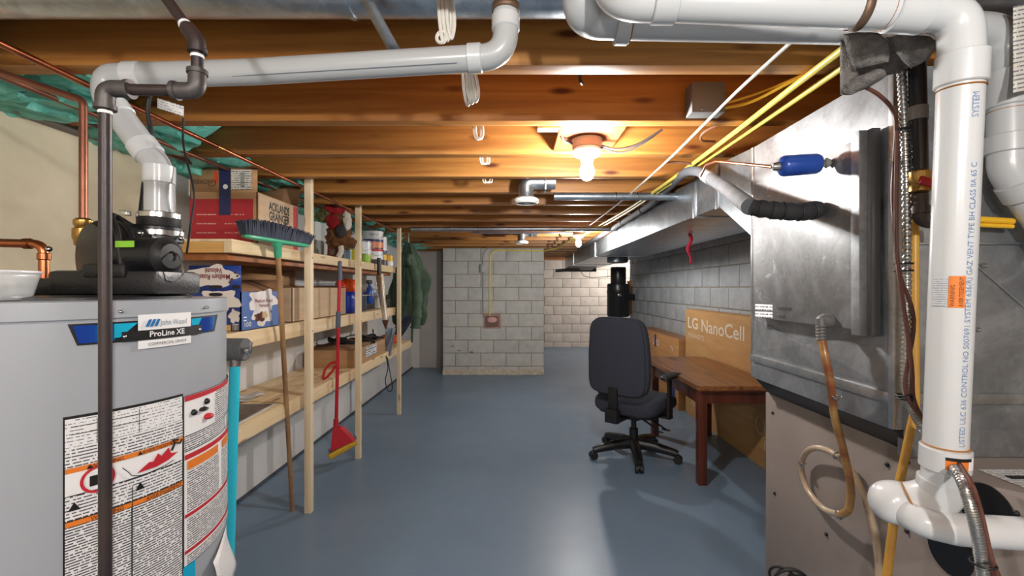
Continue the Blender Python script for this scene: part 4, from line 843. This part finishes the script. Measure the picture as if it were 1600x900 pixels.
face_x(2.60, 2.65, T1+.003, zt-.006, x1, M('carton red', (0, 0, 0)), 'red_stripe', ak, .002)
# coffee carton
NAVY = M('coffee navy', (34, 62, 140), .5); NAVYL = M('coffee blue', (70, 104, 168), .5); CRM = M('coffee cream', (232, 226, 222), .5); BRN = M('coffee maroon', (132, 42, 56), .5); BEAN = M('coffee bean brown', (92, 50, 40), .6)
x0, x1, y0, y1 = -1.50, -1.262, 2.085, 2.42; zt = 1.283
ck = carton(x0, x1, y0, y1, T2, zt, NAVY, 'coffee_carton', 'blue and white coffee carton with its front flap up beside the heater')
flap((x0, y0, zt), (x1, y0, zt), (0, 0, .12), NAVY, ck); flap((x0, y1, zt), (x1, y1, zt), (0, .05, .06), CARDD, ck); flap((x1-.003, y0+.01, zt), (x1-.003, y1, zt), (-.14, 0, .055), CARDD, ck)
def blob(par, cx, cz, w_, h_, pl_, at, m, off, name='splash', seed=0):
    pts = []
    for k in range(36):
        a = 2*pi*k/36; r = 1+.16*sin(5*a+seed)+.08*sin(9*a+seed*2); pts.append((cx+w_*r*cos(a)*.5, cz+h_*r*sin(a)*.5))
    g = G()
    if pl_ == 'y': g.poly([(p, at-off, q) for p, q in pts], (0, .0003, 0))
    else: g.poly([(at+off, p, q) for p, q in pts], (-.0003, 0, 0))
    g.out(name, m, par, flat=True)
blob(ck, -1.39, 1.352, .215, .10, 'y', y0, CRM, .004, seed=1); blob(ck, -1.36, 1.24, .19, .10, 'y', y0, CRM, .004, seed=3); blob(ck, -1.29, 1.17, .05, .06, 'y', y0, CRM, .004, seed=5)
text('Medium Roast', .034, ty(-1.308, 1.362, y0-.006, -1), BRN, ck, width=.15, bold=.02); text('Velouté', .034, ty(-1.345, 1.39, y0-.006, -1), BRN, ck, width=.08, bold=.02)
for a, b in ((-1.30, 1.34), (-1.285, 1.37), (-1.31, 1.325), (-1.275, 1.355)): G().sup((a, y0-.005, b), (.014, .004, .010), 1, 1, nu=10, nv=6).out('bean_picture', BEAN, ck)
for zz in (1.305, 1.27): G().sup((-1.375, y0-.005, zz), (.065, .003, .016), .8, .8, nu=20, nv=8).out('hand_hole', M('hole dark', (40, 36, 40), .8), ck)
G().sup((-1.28, y0-.005, 1.305), (.04, .003, .018), .8, .8, nu=20, nv=8).out('hand_hole', M('hole dark', (0, 0, 0)), ck)
face_y(-1.298, -1.270, 1.105, 1.135, y0, printed('coffee bars', (200, 196, 180), (40, 40, 50), .03, .85, 420, .5), 'barcode', ck, .004)
face_y(-1.328, -1.306, 1.103, 1.13, y0, M('coffee gold', (206, 160, 90), .5), 'gold_print', ck, .004)
face_x(y0+.004, y1-.004, T2+.003, zt-.002, x1, NAVYL, 'blue_side', ck)
blob(ck, 2.27, 1.235, .25, .11, 'x', x1, CRM, .002, seed=2); blob(ck, 2.26, 1.17, .17, .11, 'x', x1, CRM, .0025, seed=4)
text('Medium Roast', .028, tx(x1+.004, 2.19, 1.228), BRN, ck, width=.16); text('Velouté', .028, tx(x1+.004, 2.225, 1.205), BRN, ck, width=.09)
blob(ck, 2.24, 1.157, .10, .045, 'x', x1, BEAN, .004, 'bean_picture', 1); blob(ck, 2.275, 1.165, .05, .035, 'x', x1, M('latte foam', (206, 172, 120), .5), .005, 'latte_picture', 2)
text('100', .032, tx(x1+.004, 2.10, 1.118), WHITE, ck, width=.05)
for z in (1.16, 1.145): face_x(2.10, 2.125, z, z+.006, x1, WHITE, 'fine_print', ck, .003)
# plain open box
x0, x1, y0, y1 = -1.60, -1.29, 2.62, 3.45; zt = 1.30
ob2 = carton(x0, x1, y0, y1, T2, zt, CARDL, 'open_carton', 'plain pale open cardboard box on the middle shelf behind the first post')
flap((x0, y0, zt), (x1, y0, zt), (0, .0, -.0001), CARDD, ob2); flap((x0+.02, y0+.02, zt), (x0+.02, y1-.2, zt), (-.0, .0, .125), CARD, ob2)
flap((x1-.002, y0, zt), (x1-.002, y1, zt), (-.05, 0, .012), CARDD, ob2)
g = G(); g.open = True; g.grid(lambda u, v: Vector((-1.62+.3*u, 2.60-.02*u, zt+.005+.09*v*(1-u*.3))), 2, 2).out('flap', CARD, ob2, solid=.004)
tag(G().tube([(-1.30, 2.9, 1.318), (-1.29, 3.40, 1.316)], .003, 6).tube([(-1.34, 2.9, 1.325), (-1.31, 3.42, 1.33)], .003, 6).out('wire_rod', BCAB), 'thin dark rods lying across the plain open box', 'rod')

# plush figure on the top shelf
fg = thing('plush_figure', 'shaggy brown plush holiday figure with red hat holding a wreath on top shelf', 'figure', (-1.30, 3.33, T1))
FUR = M('brown fur', (128, 84, 44), .95, 0, (92, 56, 30), (60, 60, 60), 1, 260); FUR2 = M('red fleece', (158, 24, 34), .9, bump=1, bs=200); FURW = M('white beard', (214, 206, 192), .95, bump=1, bs=200); GRN = M('wreath green', (58, 74, 44), .9, 0, (120, 110, 60), (60, 60, 60), 1, 200)
def shag(s=.22, f=28): return lambda v: v*(1+s*noise.fractal(v*f, 1, 2, 3))
fx, fy = -1.30, 3.33
def lump(name, m, c, sz, s=.3, n=36): return G().sup(c, sz, 1, 1, nu=n, nv=n*2//3, fn=shag(s)).out(name, m, fg)
lump('body', FUR, (fx, fy, T1+.17), (.17, .15, .19)); lump('skirt_fur', FUR, (fx+.02, fy, T1+.12), (.21, .17, .10))
lump('coat', FUR2, (fx-.015, fy-.05, T1+.26), (.10, .09, .10)); lump('head', FUR, (fx+.03, fy, T1+.29), (.13, .12, .11)); lump('hat', FUR2, (fx-.02, fy-.02, T1+.345), (.15, .12, .075))
lump('hat', FUR2, (fx+.04, fy, T1+.335), (.09, .09, .05))
lump('beard', FURW, (fx+.075, fy-.03, T1+.27), (.06, .08, .14)); lump('sack', M('dark sack', (58, 52, 58), .9), (fx+.05, fy-.08, T1+.19), (.08, .06, .09), .15)
G().torus((fx-.085, fy-.04, T1+.31), (.4, 1, .2), .035, .018, 24, 10).out('wreath', GRN, fg); lump('wreath_bow', GRN, (fx-.10, fy-.06, T1+.30), (.08, .06, .07), .5)
for dx in (-.055, .0): G().tube([(fx+dx, fy-.03, T1+.012), (fx+dx+.005, fy-.02, T1+.10)], [.014, .02], 10).sup((fx+dx-.015, fy-.045, T1+.012), (.06, .045, .024), 1, 1, nu=14, nv=8).out('leg', M('dark red boot', (92, 30, 26), .7), fg)
G().tube(smooth([(fx+.02, fy-.05, T1+.008), (fx+.04, fy-.05, T1+.05), (fx+.035, fy-.05, T1+.09)]), .02, 12).out('white_trim', FURW, fg)
# cans
CANM = M('can steel', (180, 182, 186), .3, .9)
def can(x, y, z, r, h, bands, label, name='paint_can', bail=True, group=None):
    t = thing(name, label, 'can', (x, y, z), 0, group)
    G().lathe([(r*.96, 0), (r, .004), (r, h-.006), (r*1.01, h-.004), (r*.97, h), (r*.9, h-.005), (r*.1, h-.006)], (x, y, z), n=36).out('can_body', CANM, t)
    for (f0, f1, m) in bands:
        G().lathe([(r*1.006, h*f0), (r*1.006, h*f1)], (x, y, z), n=36, cap=False).out('paper_band', m, t)
    if bail: G().tube(smooth([(x-.0, y-r*1.02, z+h*.8), (x+r*.5, y-r*.95, z+h*.55), (x+r*1.0, y-r*.3, z+h*.62), (x+r*1.02, y+.01, z+h*.8)]), .0018, 6).out('bail_handle', CANM, t)
    return t
Wc = M('can white', (226, 228, 230), .4); Yc = M('can yellow', (222, 208, 60), .4); Oc = M('can orange', (222, 140, 96), .4); Nc = M('can navy', (40, 50, 100), .4); Kc = M('can charcoal', (70, 64, 66), .4); Gc = M('can green', (150, 200, 70), .4); Dy = M('can gold', (214, 168, 40), .4)
c_ = can(-1.34, 4.27, T1, .093, .15, [(.03, .32, Kc), (.32, .82, Wc), (.82, .97, RED)], 'white can with dark photos and red stripe, lowest of the tall stack')
can(-1.34, 4.27, T1+.152, .093, .165, [(.02, .36, Oc), (.36, .5, Nc), (.5, .96, Wc)], 'white paint can with orange band and grey script, top of the tall stack')
can(-1.36, 4.02, T1, .08, .20, [(.02, .4, Yc), (.4, .92, Wc)], 'white and yellow paint can behind the middle post')
can(-1.37, 3.86, T1, .06, .24, [(.02, .45, Yc), (.5, .75, Nc), (.75, .97, Wc)], 'narrower tall can left of the middle post beside the figure', bail=False)
can(-1.30, 3.95, T1, .035, .08, [(.05, .9, Gc)], 'small green spray can lid jar beside the middle post', 'small_can', False)
can(-1.34, 4.53, T1, .06, .12, [(.05, .5, Kc), (.5, .95, Dy)], 'yellow topped tin under the narrow white can', 'tin', False)
can(-1.34, 4.53, T1+.122, .055, .17, [(.05, .2, Nc), (.2, .95, Wc)], 'narrow white can with navy base on top of the yellow tin', 'paint_can', False)
can(-1.30, 4.65, T1, .05, .12, [(.05, .45, Wc), (.45, .95, Dy)], 'yellow and white tin beside the far post', 'tin', False)
can(-1.33, 3.60, T1, .03, .085, [(.1, .9, M('pale blue can', (150, 180, 200), .4))], 'small pale blue canister right of the plush figure', 'small_can', False)
text('Ultra', .03, lambda a, b: Vector((-1.34+.0950*sin(a/.093-.1), 4.27-.0950*cos(a/.093-.1), T1+.27+b)), M('script grey', (100, 104, 116), .5), c_, width=.08)
# middle shelf right part
bn = thing('blue_bin', 'blue plastic bin holding an orange bag on the middle shelf', 'bin', (-1.36, 3.62, T2))
g = G(); g.open = True
def bnf(u, v):
    a = 2*pi*u; e = .35; r = 1+.08*v
    return Vector((-1.36+.085*r*math.copysign(abs(cos(a))**e, cos(a)), 3.66+.13*r*math.copysign(abs(sin(a))**e, sin(a)), T2+.002+.165*v))
g.grid(bnf, 48, 3); g.out('bin_wall', M('blue plastic', (30, 56, 170), .35), bn, solid=.003)
g = G(); g.tube([bnf(k/48, 1) for k in range(49)], .004, 6, cap=False).out('rim', M('blue plastic', (0, 0, 0)), bn)
tag(G().sup((-1.35, 3.69, T2+.205), (.17, .26, .13), .8, .8, nu=40, nv=26, fn=lambda v: v*(1+.2*noise.fractal(v*16, 1, 2, 3))).out('orange_bag', M('orange bag', (236, 84, 30), .5)), 'crumpled bright orange bag stuffed in the blue bin', 'bag')
def sprayer(x, y, z, s, body, trig, label):
    t = thing('spray_bottle', label, 'bottle', (x, y, z))
    G().lathe([(.03*s, 0), (.034*s, .01), (.034*s, .10*s), (.024*s, .14*s), (.012*s, .16*s), (.012*s, .175*s)], (x, y, z), n=20).out('bottle', body, t)
    zz = z+.175*s; G().box(x-.012*s, x+.012*s, y-.05*s, y+.035*s, zz, zz+.035*s, .006).tube(smooth([(x, y-.03*s, zz), (x, y-.045*s, zz-.03*s), (x, y-.04*s, zz-.055*s)]), .005*s, 8).box(x-.008, x+.008, y-.07*s, y-.05*s, zz+.012*s, zz+.03*s, .003).out('trigger_head', trig, t)
sprayer(-1.31, 4.08, T2+.06, 1.0, M('blue bottle', (40, 80, 170), .3), BLACKP, 'blue spray bottle with black trigger behind the middle post')
sprayer(-1.38, 4.56, T2, 1.25, M('white bottle', (224, 224, 220), .4), WHITE, 'white spray bottle right of the hanging sheath')
tr = thing('tray', 'grey plastic tray with black feet on the middle shelf by the middle post', 'tray', (-1.38, 4.1, T2))
G().box(-1.55, -1.275, 3.78, 4.42, T2+.13, T2+.142, .004).out('tray_top', M('grey tray', (130, 138, 148), .4), tr)
G().box(-1.52, -1.30, 3.80, 3.98, T2, T2+.13, .008).out('tray_foot', M('dark blue grey', (48, 54, 66), .5), tr); G().box(-1.54, -1.36, 4.0, 4.40, T2, T2+.10, .008).out('tray_foot', BLACKP, tr)
tag(G().sup((-1.36, 4.25, T2+.165), (.2, .3, .05), .9, .9, nu=30, nv=16, fn=shag(.3, 20)).out('papers', M('crumpled grey paper', (200, 200, 198), .7)), 'crumpled pale papers on the grey tray', 'paper')
tag(G().lathe([(.03, 0), (.03, .09), (.012, .11), (.012, .13)], (-1.31, 4.63, T2), n=18).out('dark_bottle', M('dark bottle', (46, 46, 50), .4)), 'small dark bottle at the far post on the middle shelf', 'bottle')
# sheath hanging
ss = thing('machete_sheath', 'long worn leather and metal sheath hanging in front of the shelves', 'sheath', (-1.2, 4.08, .95))
SHM = M('worn sheath', (150, 128, 96), .35, .5, (210, 202, 186), (9, 9, 4), lo=.4, hi=.6)
def shth(u, v):
    a = 2*pi*u; wd = .034*(1-.3*v)*(.3 if v > .97 else 1); c = P(593+10*v**1.2, 428+77*v, 4.05)
    return c+Vector((wd*cos(a), .012*sin(a), 0))
g = G(); g.grid(shth, 20, 16); g.open = True; g.out('sheath', SHM, ss)
G().tube([P(593, 430, 4.05), P(592, 403, 4.05)], [.022, .017], 12).out('grip', BLACKP, ss); G().tube([P(602, 500, 4.05), P(603, 514, 4.05)], [.03, .006], 10).out('tip', M('brown leather', (96, 56, 32), .6), ss)
# lower shelf
x0, x1, y0, y1 = -1.63, -1.265, 3.55, 4.40
lb = thing('flat_carton', 'long flat brown cardboard box with white label on the lowest shelf', 'box', ((x0+x1)/2, (y0+y1)/2, T3))
G().box(x0, x1, y0, y1, T3, T3+.135, .003).out('box_body', CARD, lb)
for k, (a, b, c_, d) in enumerate((((x0, y0+.02, T3+.137), (x1, y0+.02, T3+.137), (0, .17, .02), 0), ((x0+.01, y0+.25, T3+.14), (x1, y0+.25, T3+.14), (0, .2, .012), 0), ((x1-.01, y0+.1, T3+.137), (x1-.01, y1, T3+.137), (-.15, 0, .012), 0))):
    flap(a, b, c_, CARDD, lb)
face_x(3.83, 4.13, T3+.03, T3+.125, x1, printed('box label', (232, 232, 232), (90, 90, 96), .02, .6, 60, .45), 'white_label', lb, .002)
g = G()
for k in range(10): g.cbox((-1.55+.25*random.random(), 3.75+.6*random.random(), T3+.165+.02*random.random()), (.16, .05, .012), (random.random()*.5, random.random()*.4, random.random()*3), .003)
g.tube(smooth([(-1.5, 3.7, T3+.17), (-1.4, 3.9, T3+.22), (-1.3, 4.1, T3+.19), (-1.35, 4.3, T3+.23)]), .006, 8)
tag(g.out('black_scraps', BLACKR), 'tangle of black straps on top of the flat brown box', 'straps')
mg = thing('dark_picture', 'dark brown flat picture panel lying on the lowest shelf beside the heater', 'picture', (-1.45, 2.15, T3))
G().box(-1.62, -1.27, 1.9, 2.42, T3, T3+.006, .001, Matrix.Translation((-1.45, 2.15, 0)) @ Matrix.Rotation(.06, 4, 'Z') @ Matrix.Translation((1.45, -2.15, 0))).out('panel', M('white edge panel', (200, 200, 200), .5), mg)
G().box(-1.61, -1.28, 1.91, 2.41, T3+.006, T3+.0075, 0, Matrix.Translation((-1.45, 2.15, 0)) @ Matrix.Rotation(.06, 4, 'Z') @ Matrix.Translation((1.45, -2.15, 0))).out('print', M('dark picture print', (66, 54, 46), .3, 0, (120, 96, 76), (14, 14, 14)), mg)
g = G(); g.open = True; g.grid(lambda u, v: Vector((-1.58+.13*u, 2.47+.17*v, T3+.012+.008*sin(6*u+4*v))), 6, 6, .14, .18)
tag(g.out('loose_paper', FINE3, solid=.0006), 'curled white printed paper beyond the dark picture', 'paper')
tag(G().sup((-1.42, 5.15, T3+.05), (.2, .3, .10), .7, .7, nu=30, nv=18, fn=shag(.12, 12)).out('orange_cloth', M('orange cloth', (230, 96, 44), .6)), 'orange bundle at the far end of the lowest shelf', 'bundle')
tag(G().box(-1.60, -1.45, 4.98, 5.40, T3+.11, T3+.30, .01).out('wooden_crate', wood('crate wood', (176, 120, 70), (150, 96, 52), (90, 50, 26))), 'small brown wooden crate behind the orange bundle', 'crate') if False else None
tag(G().tube(smooth([P(603, 556, 4.3), P(606, 575, 4.3), P(602, 595, 4.3), P(607, 611, 4.3), P(613, 606, 4.3), P(609, 580, 4.3), P(605, 558, 4.3)]), .0045, 7).out('cord_loop', BCAB), 'thin black cord looping down below the lowest shelf', 'cord')
tag(G().tube(smooth([P(598, 430, 4.02), P(598, 470, 4.02), P(592, 500, 4.02), P(590, 525, 4.02)]), .0012, 5).out('string', WCAB), 'thin white string hanging behind the sheath', 'string')

# jacket
jk = thing('jacket', 'dark green canvas jacket hanging from a joist at the end of the shelves', 'jacket', (-1.17, 4.95, .85))
JK = M('olive green cloth', (80, 100, 80), .85, 0, (52, 70, 58), (8, 8, 8), .3, 120)
def jac(u, v):
    a = 2*pi*u; w_ = .02+.15*min(1, (v/.45))**.8; w_ *= 1 if v < .9 else 1-.15*(v-.9)/.1
    f = 1+.22*sin(5*a+4*v)+.13*sin(9*a-7*v)*min(1, v*2)+.07*sin(15*a+9*v)
    cx = -1.165+.012*sin(5*v)+.02*v
    return Vector((cx+w_*f*cos(a), 4.95+w_*.55*f*sin(a), 1.80-.88*v-(.03*sin(7*a) if v > .9 else 0)))
g = G(); g.open = True; g.grid(jac, 90, 40); g.out('jacket_body', JK, jk, solid=.004)
def slv(off, l, r):
    pts = smooth([(-1.165+off*.3, 4.86, 1.62), (-1.165+off, 4.85, 1.42), (-1.165+off*1.15, 4.86, 1.42-l*.6), (-1.165+off*.95, 4.87, 1.42-l)], 8)
    n = len(pts); G().tube(pts, [r*(1+.13*sin(i*1.1)+.08*sin(i*2.7)) for i in range(n)], 16).out('sleeve', JK, jk)
slv(.10, .55, .05); slv(-.09, .5, .048)
G().tube([(-1.16, 4.93, 1.79), (-1.165, 4.95, 1.90)], .007, 6).out('hanging_loop', M('pale strap', (150, 150, 130), .8), jk)
g = G(); g.open = True; g.grid(lambda u, v: Vector((-1.20+.11*u+.01*sin(9*v), 4.80+.02*sin(8*u), 1.66-.12*v)), 6, 4).out('collar_flap', JK, jk, solid=.006)
G().tube([(-1.10, 4.85, 1.0), (-1.105, 4.85, .72)], .014, 6).out('belt_end', JK, jk)
def drape(x, y, zt_, wd, h, sl, m, name, label, seed):
    g = G(); g.open = True
    g.grid(lambda u, v: Vector((x+wd*(u-.5)*(1-.3*v)+sl*v+.012*sin(9*u+seed), y+.02*sin(11*u+5*v+seed), zt_-h*v-.015*sin(7*u+seed))), 24, 14)
    return tag(g.out(name, m, solid=.005), label, 'cloth')
drape(-1.14, 4.72, 1.00, .17, .20, -.10, M('navy cloth', (44, 50, 68), .85), 'navy_cloth', 'dark navy cloth hanging under the green jacket', 1)
drape(-1.235, 4.50, .90, .10, .26, -.02, M('pale grey cloth', (140, 152, 162), .8), 'grey_cloth', 'pale grey blue cloth draped over the low shelf edge', 3)

# ---------------------------------------------------------------- tools leaning on the shelf
br = thing('broom', 'wooden handled push broom with green head standing upside down against the shelf', 'broom', (-1.306, 2.65, 0))
a, b = Vector((-1.300, 2.645, 0)), Vector((-1.168, 2.227, 1.50)); ax = (b-a).normalized()
G().tube([a+(b-a)*k/8 for k in range(9)], .0125, 14).out('handle', HANDLEW, br)
GH = M('green plastic', (70, 170, 130), .35)
G().lathe([(.017, -.05), (.019, 0), (.026, .01), (.026, .028)], b, ax, 18).out('socket', GH, br)
hd = Matrix.Translation(b+ax*.03) @ Matrix.Rotation(R_(58), 4, 'Z')
hh = G()
for i in range(2): hh.sup((0, 0, 0), (.33, .055, .022), .5, .4, nu=40, nv=10, fn=None)
hh.bm.transform(hd @ Matrix.Rotation(R_(4), 4, 'Y')); hh.out('head', GH, br)
bs = G()
for i in range(54):
    for j in range(8):
        x = -.160+.32*i/53; y = -.024+.048*j/7
        dx = (x*.12)+random.uniform(-.006, .006); dy = y*.5+random.uniform(-.006, .006); h = .078-.9*(x+.03)**2+random.uniform(-.005, .004)
        bs.tube([(x, y, .008), (x+dx*.4, y+dy*.4, .04), (x+dx, y+dy, h+.008)], [.004, .0046, .0016], 4)
bs.bm.transform(hd @ Matrix.Rotation(R_(4), 4, 'Y')); o = bs.out('bristles', M('navy bristle', (44, 50, 66), .8, 0, (70, 76, 92), (40, 40, 6)), br); o['kind'] = 'stuff'
mp_ = thing('sponge_mop', 'red sponge mop hanging by its grey grip between the first two posts', 'mop', (-1.2, 3.1, .12))
a, b = P(531, 412, 3.07), P(525, 675, 3.07)
MR = M('red enamel', (190, 28, 44), .35)
G().tube([a+Vector((0, 0, .0)), b], .0115, 16).out('pole', MR, mp_)
DG = M('slate grip', (84, 92, 110), .5)
G().tube([P(531, 411, 3.07), P(531, 438, 3.07)], [.014, .0165], 14).sup(P(531, 411, 3.07), (.03, .024, .03), 1, 1, nu=14, nv=10).out('grip', DG, mp_)
G().tube([P(529, 487, 3.07), P(528, 512, 3.07)], .0165, 14).out('collar_grip', DG, mp_)
lv = smooth([P(526, 566, 3.05), P(517, 568, 3.05), P(508, 578, 3.05), P(505, 591, 3.05), P(510, 590, 3.05), P(519, 580, 3.05), P(524, 572, 3.05)]); G().tube(lv, .008, 10).out('lever', MR, mp_)
G().tube([P(525, 655, 3.07), P(525, 672, 3.07), P(527, 690, 3.06)], [.0165, .018, .03], 16).poly([P(520, 668, 3.03), P(531, 668, 3.03), P(552, 690, 3.08), P(516, 706, 3.0)], (0.012, .035, 0)).out('wringer', MR, mp_)
hA, hB = P(514, 714, 3.02), P(556, 690, 3.12)
ang = math.atan2(hB.y-hA.y, hB.x-hA.x)
G().tube([hA+Vector((0, 0, .035)), hB+Vector((0, 0, .035))], .014, 8).out('head_plate', DG, mp_)
G().tube([hA, hB], .024, 8).out('sponge', M('yellow sponge', (206, 164, 50), .9, bump=.8, bs=150), mp_)
sd = thing('pole_sander', 'turquoise pole sander with a grey drum head beside the water heater', 'tool', (-.735, 1.17, 0))
a = P(357, 900, 1.17); b = P(367, 565, 1.17); d = (b-a); bot = a-d*(a.z/d.z)
G().tube([bot, a, b], .0125, 16).out('pole', M('turquoise tube', (44, 190, 214), .35), sd)
G().tube([b-d*.02, b+d*.045], .014, 16).out('ferrule', STEEL, sd)
G().lathe([(.027, 0), (.029, .002), (.029, .054), (.027, .056)], P(351, 546, 1.17), (1, 0, 0), 30).out('drum', M('grey grit sleeve', (104, 104, 104), .95, bump=1, bs=300), sd)
e = P(386, 548, 1.16); G().lathe([(.008, -.006), (.008, .008)], e, (1, 0, 0), 10).cbox(e+Vector((.008, 0, .005)), (.006, .004, .034), (0, .2, 0), .001).out('wing_nut', STEEL, sd)

# ---------------------------------------------------------------- cartons by the right wall, table, chair
tv = thing('television_carton', 'tall tan television carton leaning on the right wall behind the table', 'box', (1.86, 3.8, 0))
TXX = 1.785
G().box(TXX, 1.93, 2.86, 4.75, 0, 1.08, .004).out('box_body', TVBOX, tv)
G().box(TXX+.06, TXX+.1, 2.87, 4.74, 1.08, 1.083).out('tape', M('box tape', (180, 140, 84), .3), tv)
TW = M('pale print', (226, 214, 194), .6)
def tvm(Y, z): return lambda x, y: Vector((TXX-.0015, Y-x, z+y))
text('LG', .155, tvm(4.69, .895), TW, tv, width=.255, bold=.02); text('NanoCell', .165, tvm(4.35, .885), TW, tv, width=.81, bold=.012)
text('75NANO75', .065, tvm(4.69, .80), TW, tv, width=.40)
text('75', .10, tvm(4.60, .12), TW, tv); text('LG', .09, tvm(3.25, .14), TW, tv)
G().torus((TXX-.001, 3.3, .3), (1, 0, 0), .06, .003, 30, 5).out('logo_ring', TW, tv)
bx = thing('low_carton', 'lower tan carton beyond the television carton, behind the chair', 'box', (1.8, 5.5, 0))
G().box(1.73, 1.925, 4.80, 6.35, 0, .755, .004).out('box_body', M('second carton', (190, 140, 88), .75, 0, (176, 126, 76), (3, 3, 18)), bx)
G().box(1.735, 1.92, 4.81, 6.34, .755, .758).out('top_tape', M('brown tape', (150, 100, 60), .4), bx)
def bxm(Y, z): return lambda x, y: Vector((1.7285, Y-x, z+y))
text('LG  UHD', .11, bxm(5.95, .60), TW, bx, width=.5); text('TV', .08, bxm(5.05, .6), TW, bx)
face_x(5.62, 5.56, .58, .73, 1.73, M('blue mark', (40, 50, 110), .5), 'blue_mark', bx, .002, -1)
face_x(5.1, 4.9, .12, .3, 1.73, M('blue mark', (0, 0, 0)), 'blue_mark', bx, .002, -1)
tt = thing('table', 'dark stained wooden table with clipped corners in front of the television carton', 'table', (1.47, 3.58, 0))
tx0, tx1, ty0, ty1, tzz = 1.19, 1.765, 2.95, 4.24, .66
cc_ = .05
pts = [(tx0, ty0+.02, tzz-.028), (tx0+.02, ty0, tzz-.028), (tx1, ty0, tzz-.028), (tx1, ty1-cc_, tzz-.028), (tx1-cc_, ty1, tzz-.028), (tx0+cc_*2, ty1, tzz-.028), (tx0, ty1-cc_*2, tzz-.028)]
G().poly(pts, (0, 0, .028)).out('tabletop', TABLEW, tt)
G().poly([(x+(.004 if x < 1.5 else -.004), y, tzz-.036) for x, y, z in pts], (0, 0, .008)).out('edge_moulding', TABLEL, tt)
G().box(tx0+.03, tx0+.05, ty0+.06, ty1-.2, tzz-.13, tzz-.03).out('apron', TABLEL, tt); G().box(tx0+.06, tx1-.04, ty0+.03, ty0+.05, tzz-.12, tzz-.03).out('apron', TABLEL, tt)
G().box(tx1-.05, tx1-.03, ty0+.06, ty1-.2, tzz-.13, tzz-.03).out('apron', TABLEL, tt); G().box(tx0+.06, tx1-.04, ty1-.22, ty1-.2, tzz-.13, tzz-.03).out('apron', TABLEL, tt)
for x in (tx0+.045, tx1-.065):
    for y in (ty0+.055, ty1-.23): G().box(x-.028, x+.028, y-.028, y+.028, 0, tzz-.03, .004).out('leg', TABLEL, tt)
ch = thing('office_chair', 'charcoal fabric swivel office chair with its back to the viewer', 'chair', (.915, 3.5, 0), R_(-42))
FAB = M('charcoal fabric', (52, 55, 68), .95, 0, (43, 46, 58), (80, 80, 80), .35, 500)
def L(g, n, m, p=ch): return g.out(n, m, p, local=True)
def bend(v): return Vector((v.x*(1-.10*max(0, v.z)/.29), v.y+.25*v.x*v.x-.10*(v.z+.1)**2, v.z))
L(G().sup((0, -.245, .80), (.49, .085, .575), .38, .42, nu=56, nv=32, fn=bend), 'backrest', FAB)
L(G().sup((0, -.285, .80), (.46, .03, .545), .3, .42, nu=48, nv=24, fn=bend), 'back_shell', M('back fabric', (48, 51, 63), .95, bump=.3, bs=500))
L(G().sup((0, .03, .425), (.52, .50, .15), .62, .38, nu=56, nv=20, fn=lambda v: Vector((v.x, v.y, v.z-.35*v.y*v.y+.15*v.x*v.x))), 'seat', FAB)
L(G().sup((0, .03, .365), (.47, .45, .05), .5, .38, nu=40, nv=12), 'seat_pan', BLACKP)
L(G().box(-.035, .035, -.325, -.305, .33, .58, .006).box(-.035, .035, -.33, -.1, .325, .345, .006).box(-.05, .05, -.35, -.29, .33, .43, .01), 'back_bar', BLACKP)
L(G().box(-.09, .09, -.12, .12, .31, .36, .01), 'mechanism', BLACKP)
for (x, y, l) in ((.12, -.06, .18), (.12, .02, .2)):
    L(G().tube(smooth([(x-.05, y, .33), (x+.03, y-.02, .31), (x+l*.6, y-.05, .285), (x+l*.8, y-.07, .275)]), [.006]*16+[.012]*3 if False else .007, 8).sup((x+l*.8, y-.07, .275), (.07, .03, .014), 1, 1, nu=14, nv=8), 'lever', BLACKP)
L(G().lathe([(.034, .12), (.034, .22), (.02, .222), (.02, .315)], (0, 0, 0), n=24), 'gas_column', BLACKP)
hub = L(G().lathe([(.05, .07), (.055, .08), (.05, .13), (.03, .145)], (0, 0, 0), n=28), 'base_hub', BLACKP)
rz = R_(-42)
for k in range(5):
    a = R_(262+72*k)-rz; d = Vector((cos(a), sin(a), 0))
    lg = L(G().tube([d*.03+Vector((0, 0, .105)), d*.15+Vector((0, 0, .10)), d*.30+Vector((0, 0, .075)), d*.325+Vector((0, 0, .07))], [.042, .037, .029, .023], 12), 'base_leg', BLACKP)
    s_ = Vector((-d.y, d.x, 0)); g = G()
    for q in (-1, 1): g.lathe([(.026, -.012), (.030, -.008), (.030, .008), (.026, .012)], d*.325+s_*.016*q+Vector((0, 0, .030)), s_, 20)
    g.tube([d*.32+Vector((0, 0, .04)), d*.32+Vector((0, 0, .075))], .008, 8).sup(d*.325+Vector((0, 0, .042)), (.05, .05, .036), .8, .9, nu=14, nv=8)
    L(g, 'caster', BLACKR)
for s_ in (-1, 1):
    L(G().box(min(s_*.02, s_*.30), max(s_*.02, s_*.30), -.03, .03, .345, .362, .003).box(s_*.285-.012, s_*.285+.012, -.035, .035, .345, .50, .006).box(s_*.285-.009, s_*.285+.009, -.025, .025, .45, .645, .004), 'arm_post', BLACKP)
    L(G().sup((s_*.285, .03, .655), (.085, .27, .034), .6, .6, nu=30, nv=12, fn=lambda v: v+Vector((0, 0, -.3*v.y*v.y))), 'armrest', BLACKR)
# repeats share a group phrase
for o in list(bpy.data.objects):
    if o.parent is None and 'label' in o:
        b = o.name.split('.')[0]
        gname = {'paint_can': 'paint cans on the top shelf', 'tin': 'small tins on the top shelf', 'small_can': 'small canisters on the top shelf', 'ceiling_lamp': 'bare bulbs under the joists',
                 'ceiling_vent': 'round ceiling vents', 'yellow_line': 'pair of yellow lines under the joists', 'white_cable': 'white cables under the joists', 'copper_line': 'copper pipes along the left wall'}.get(b)
        if gname: o['group'] = gname
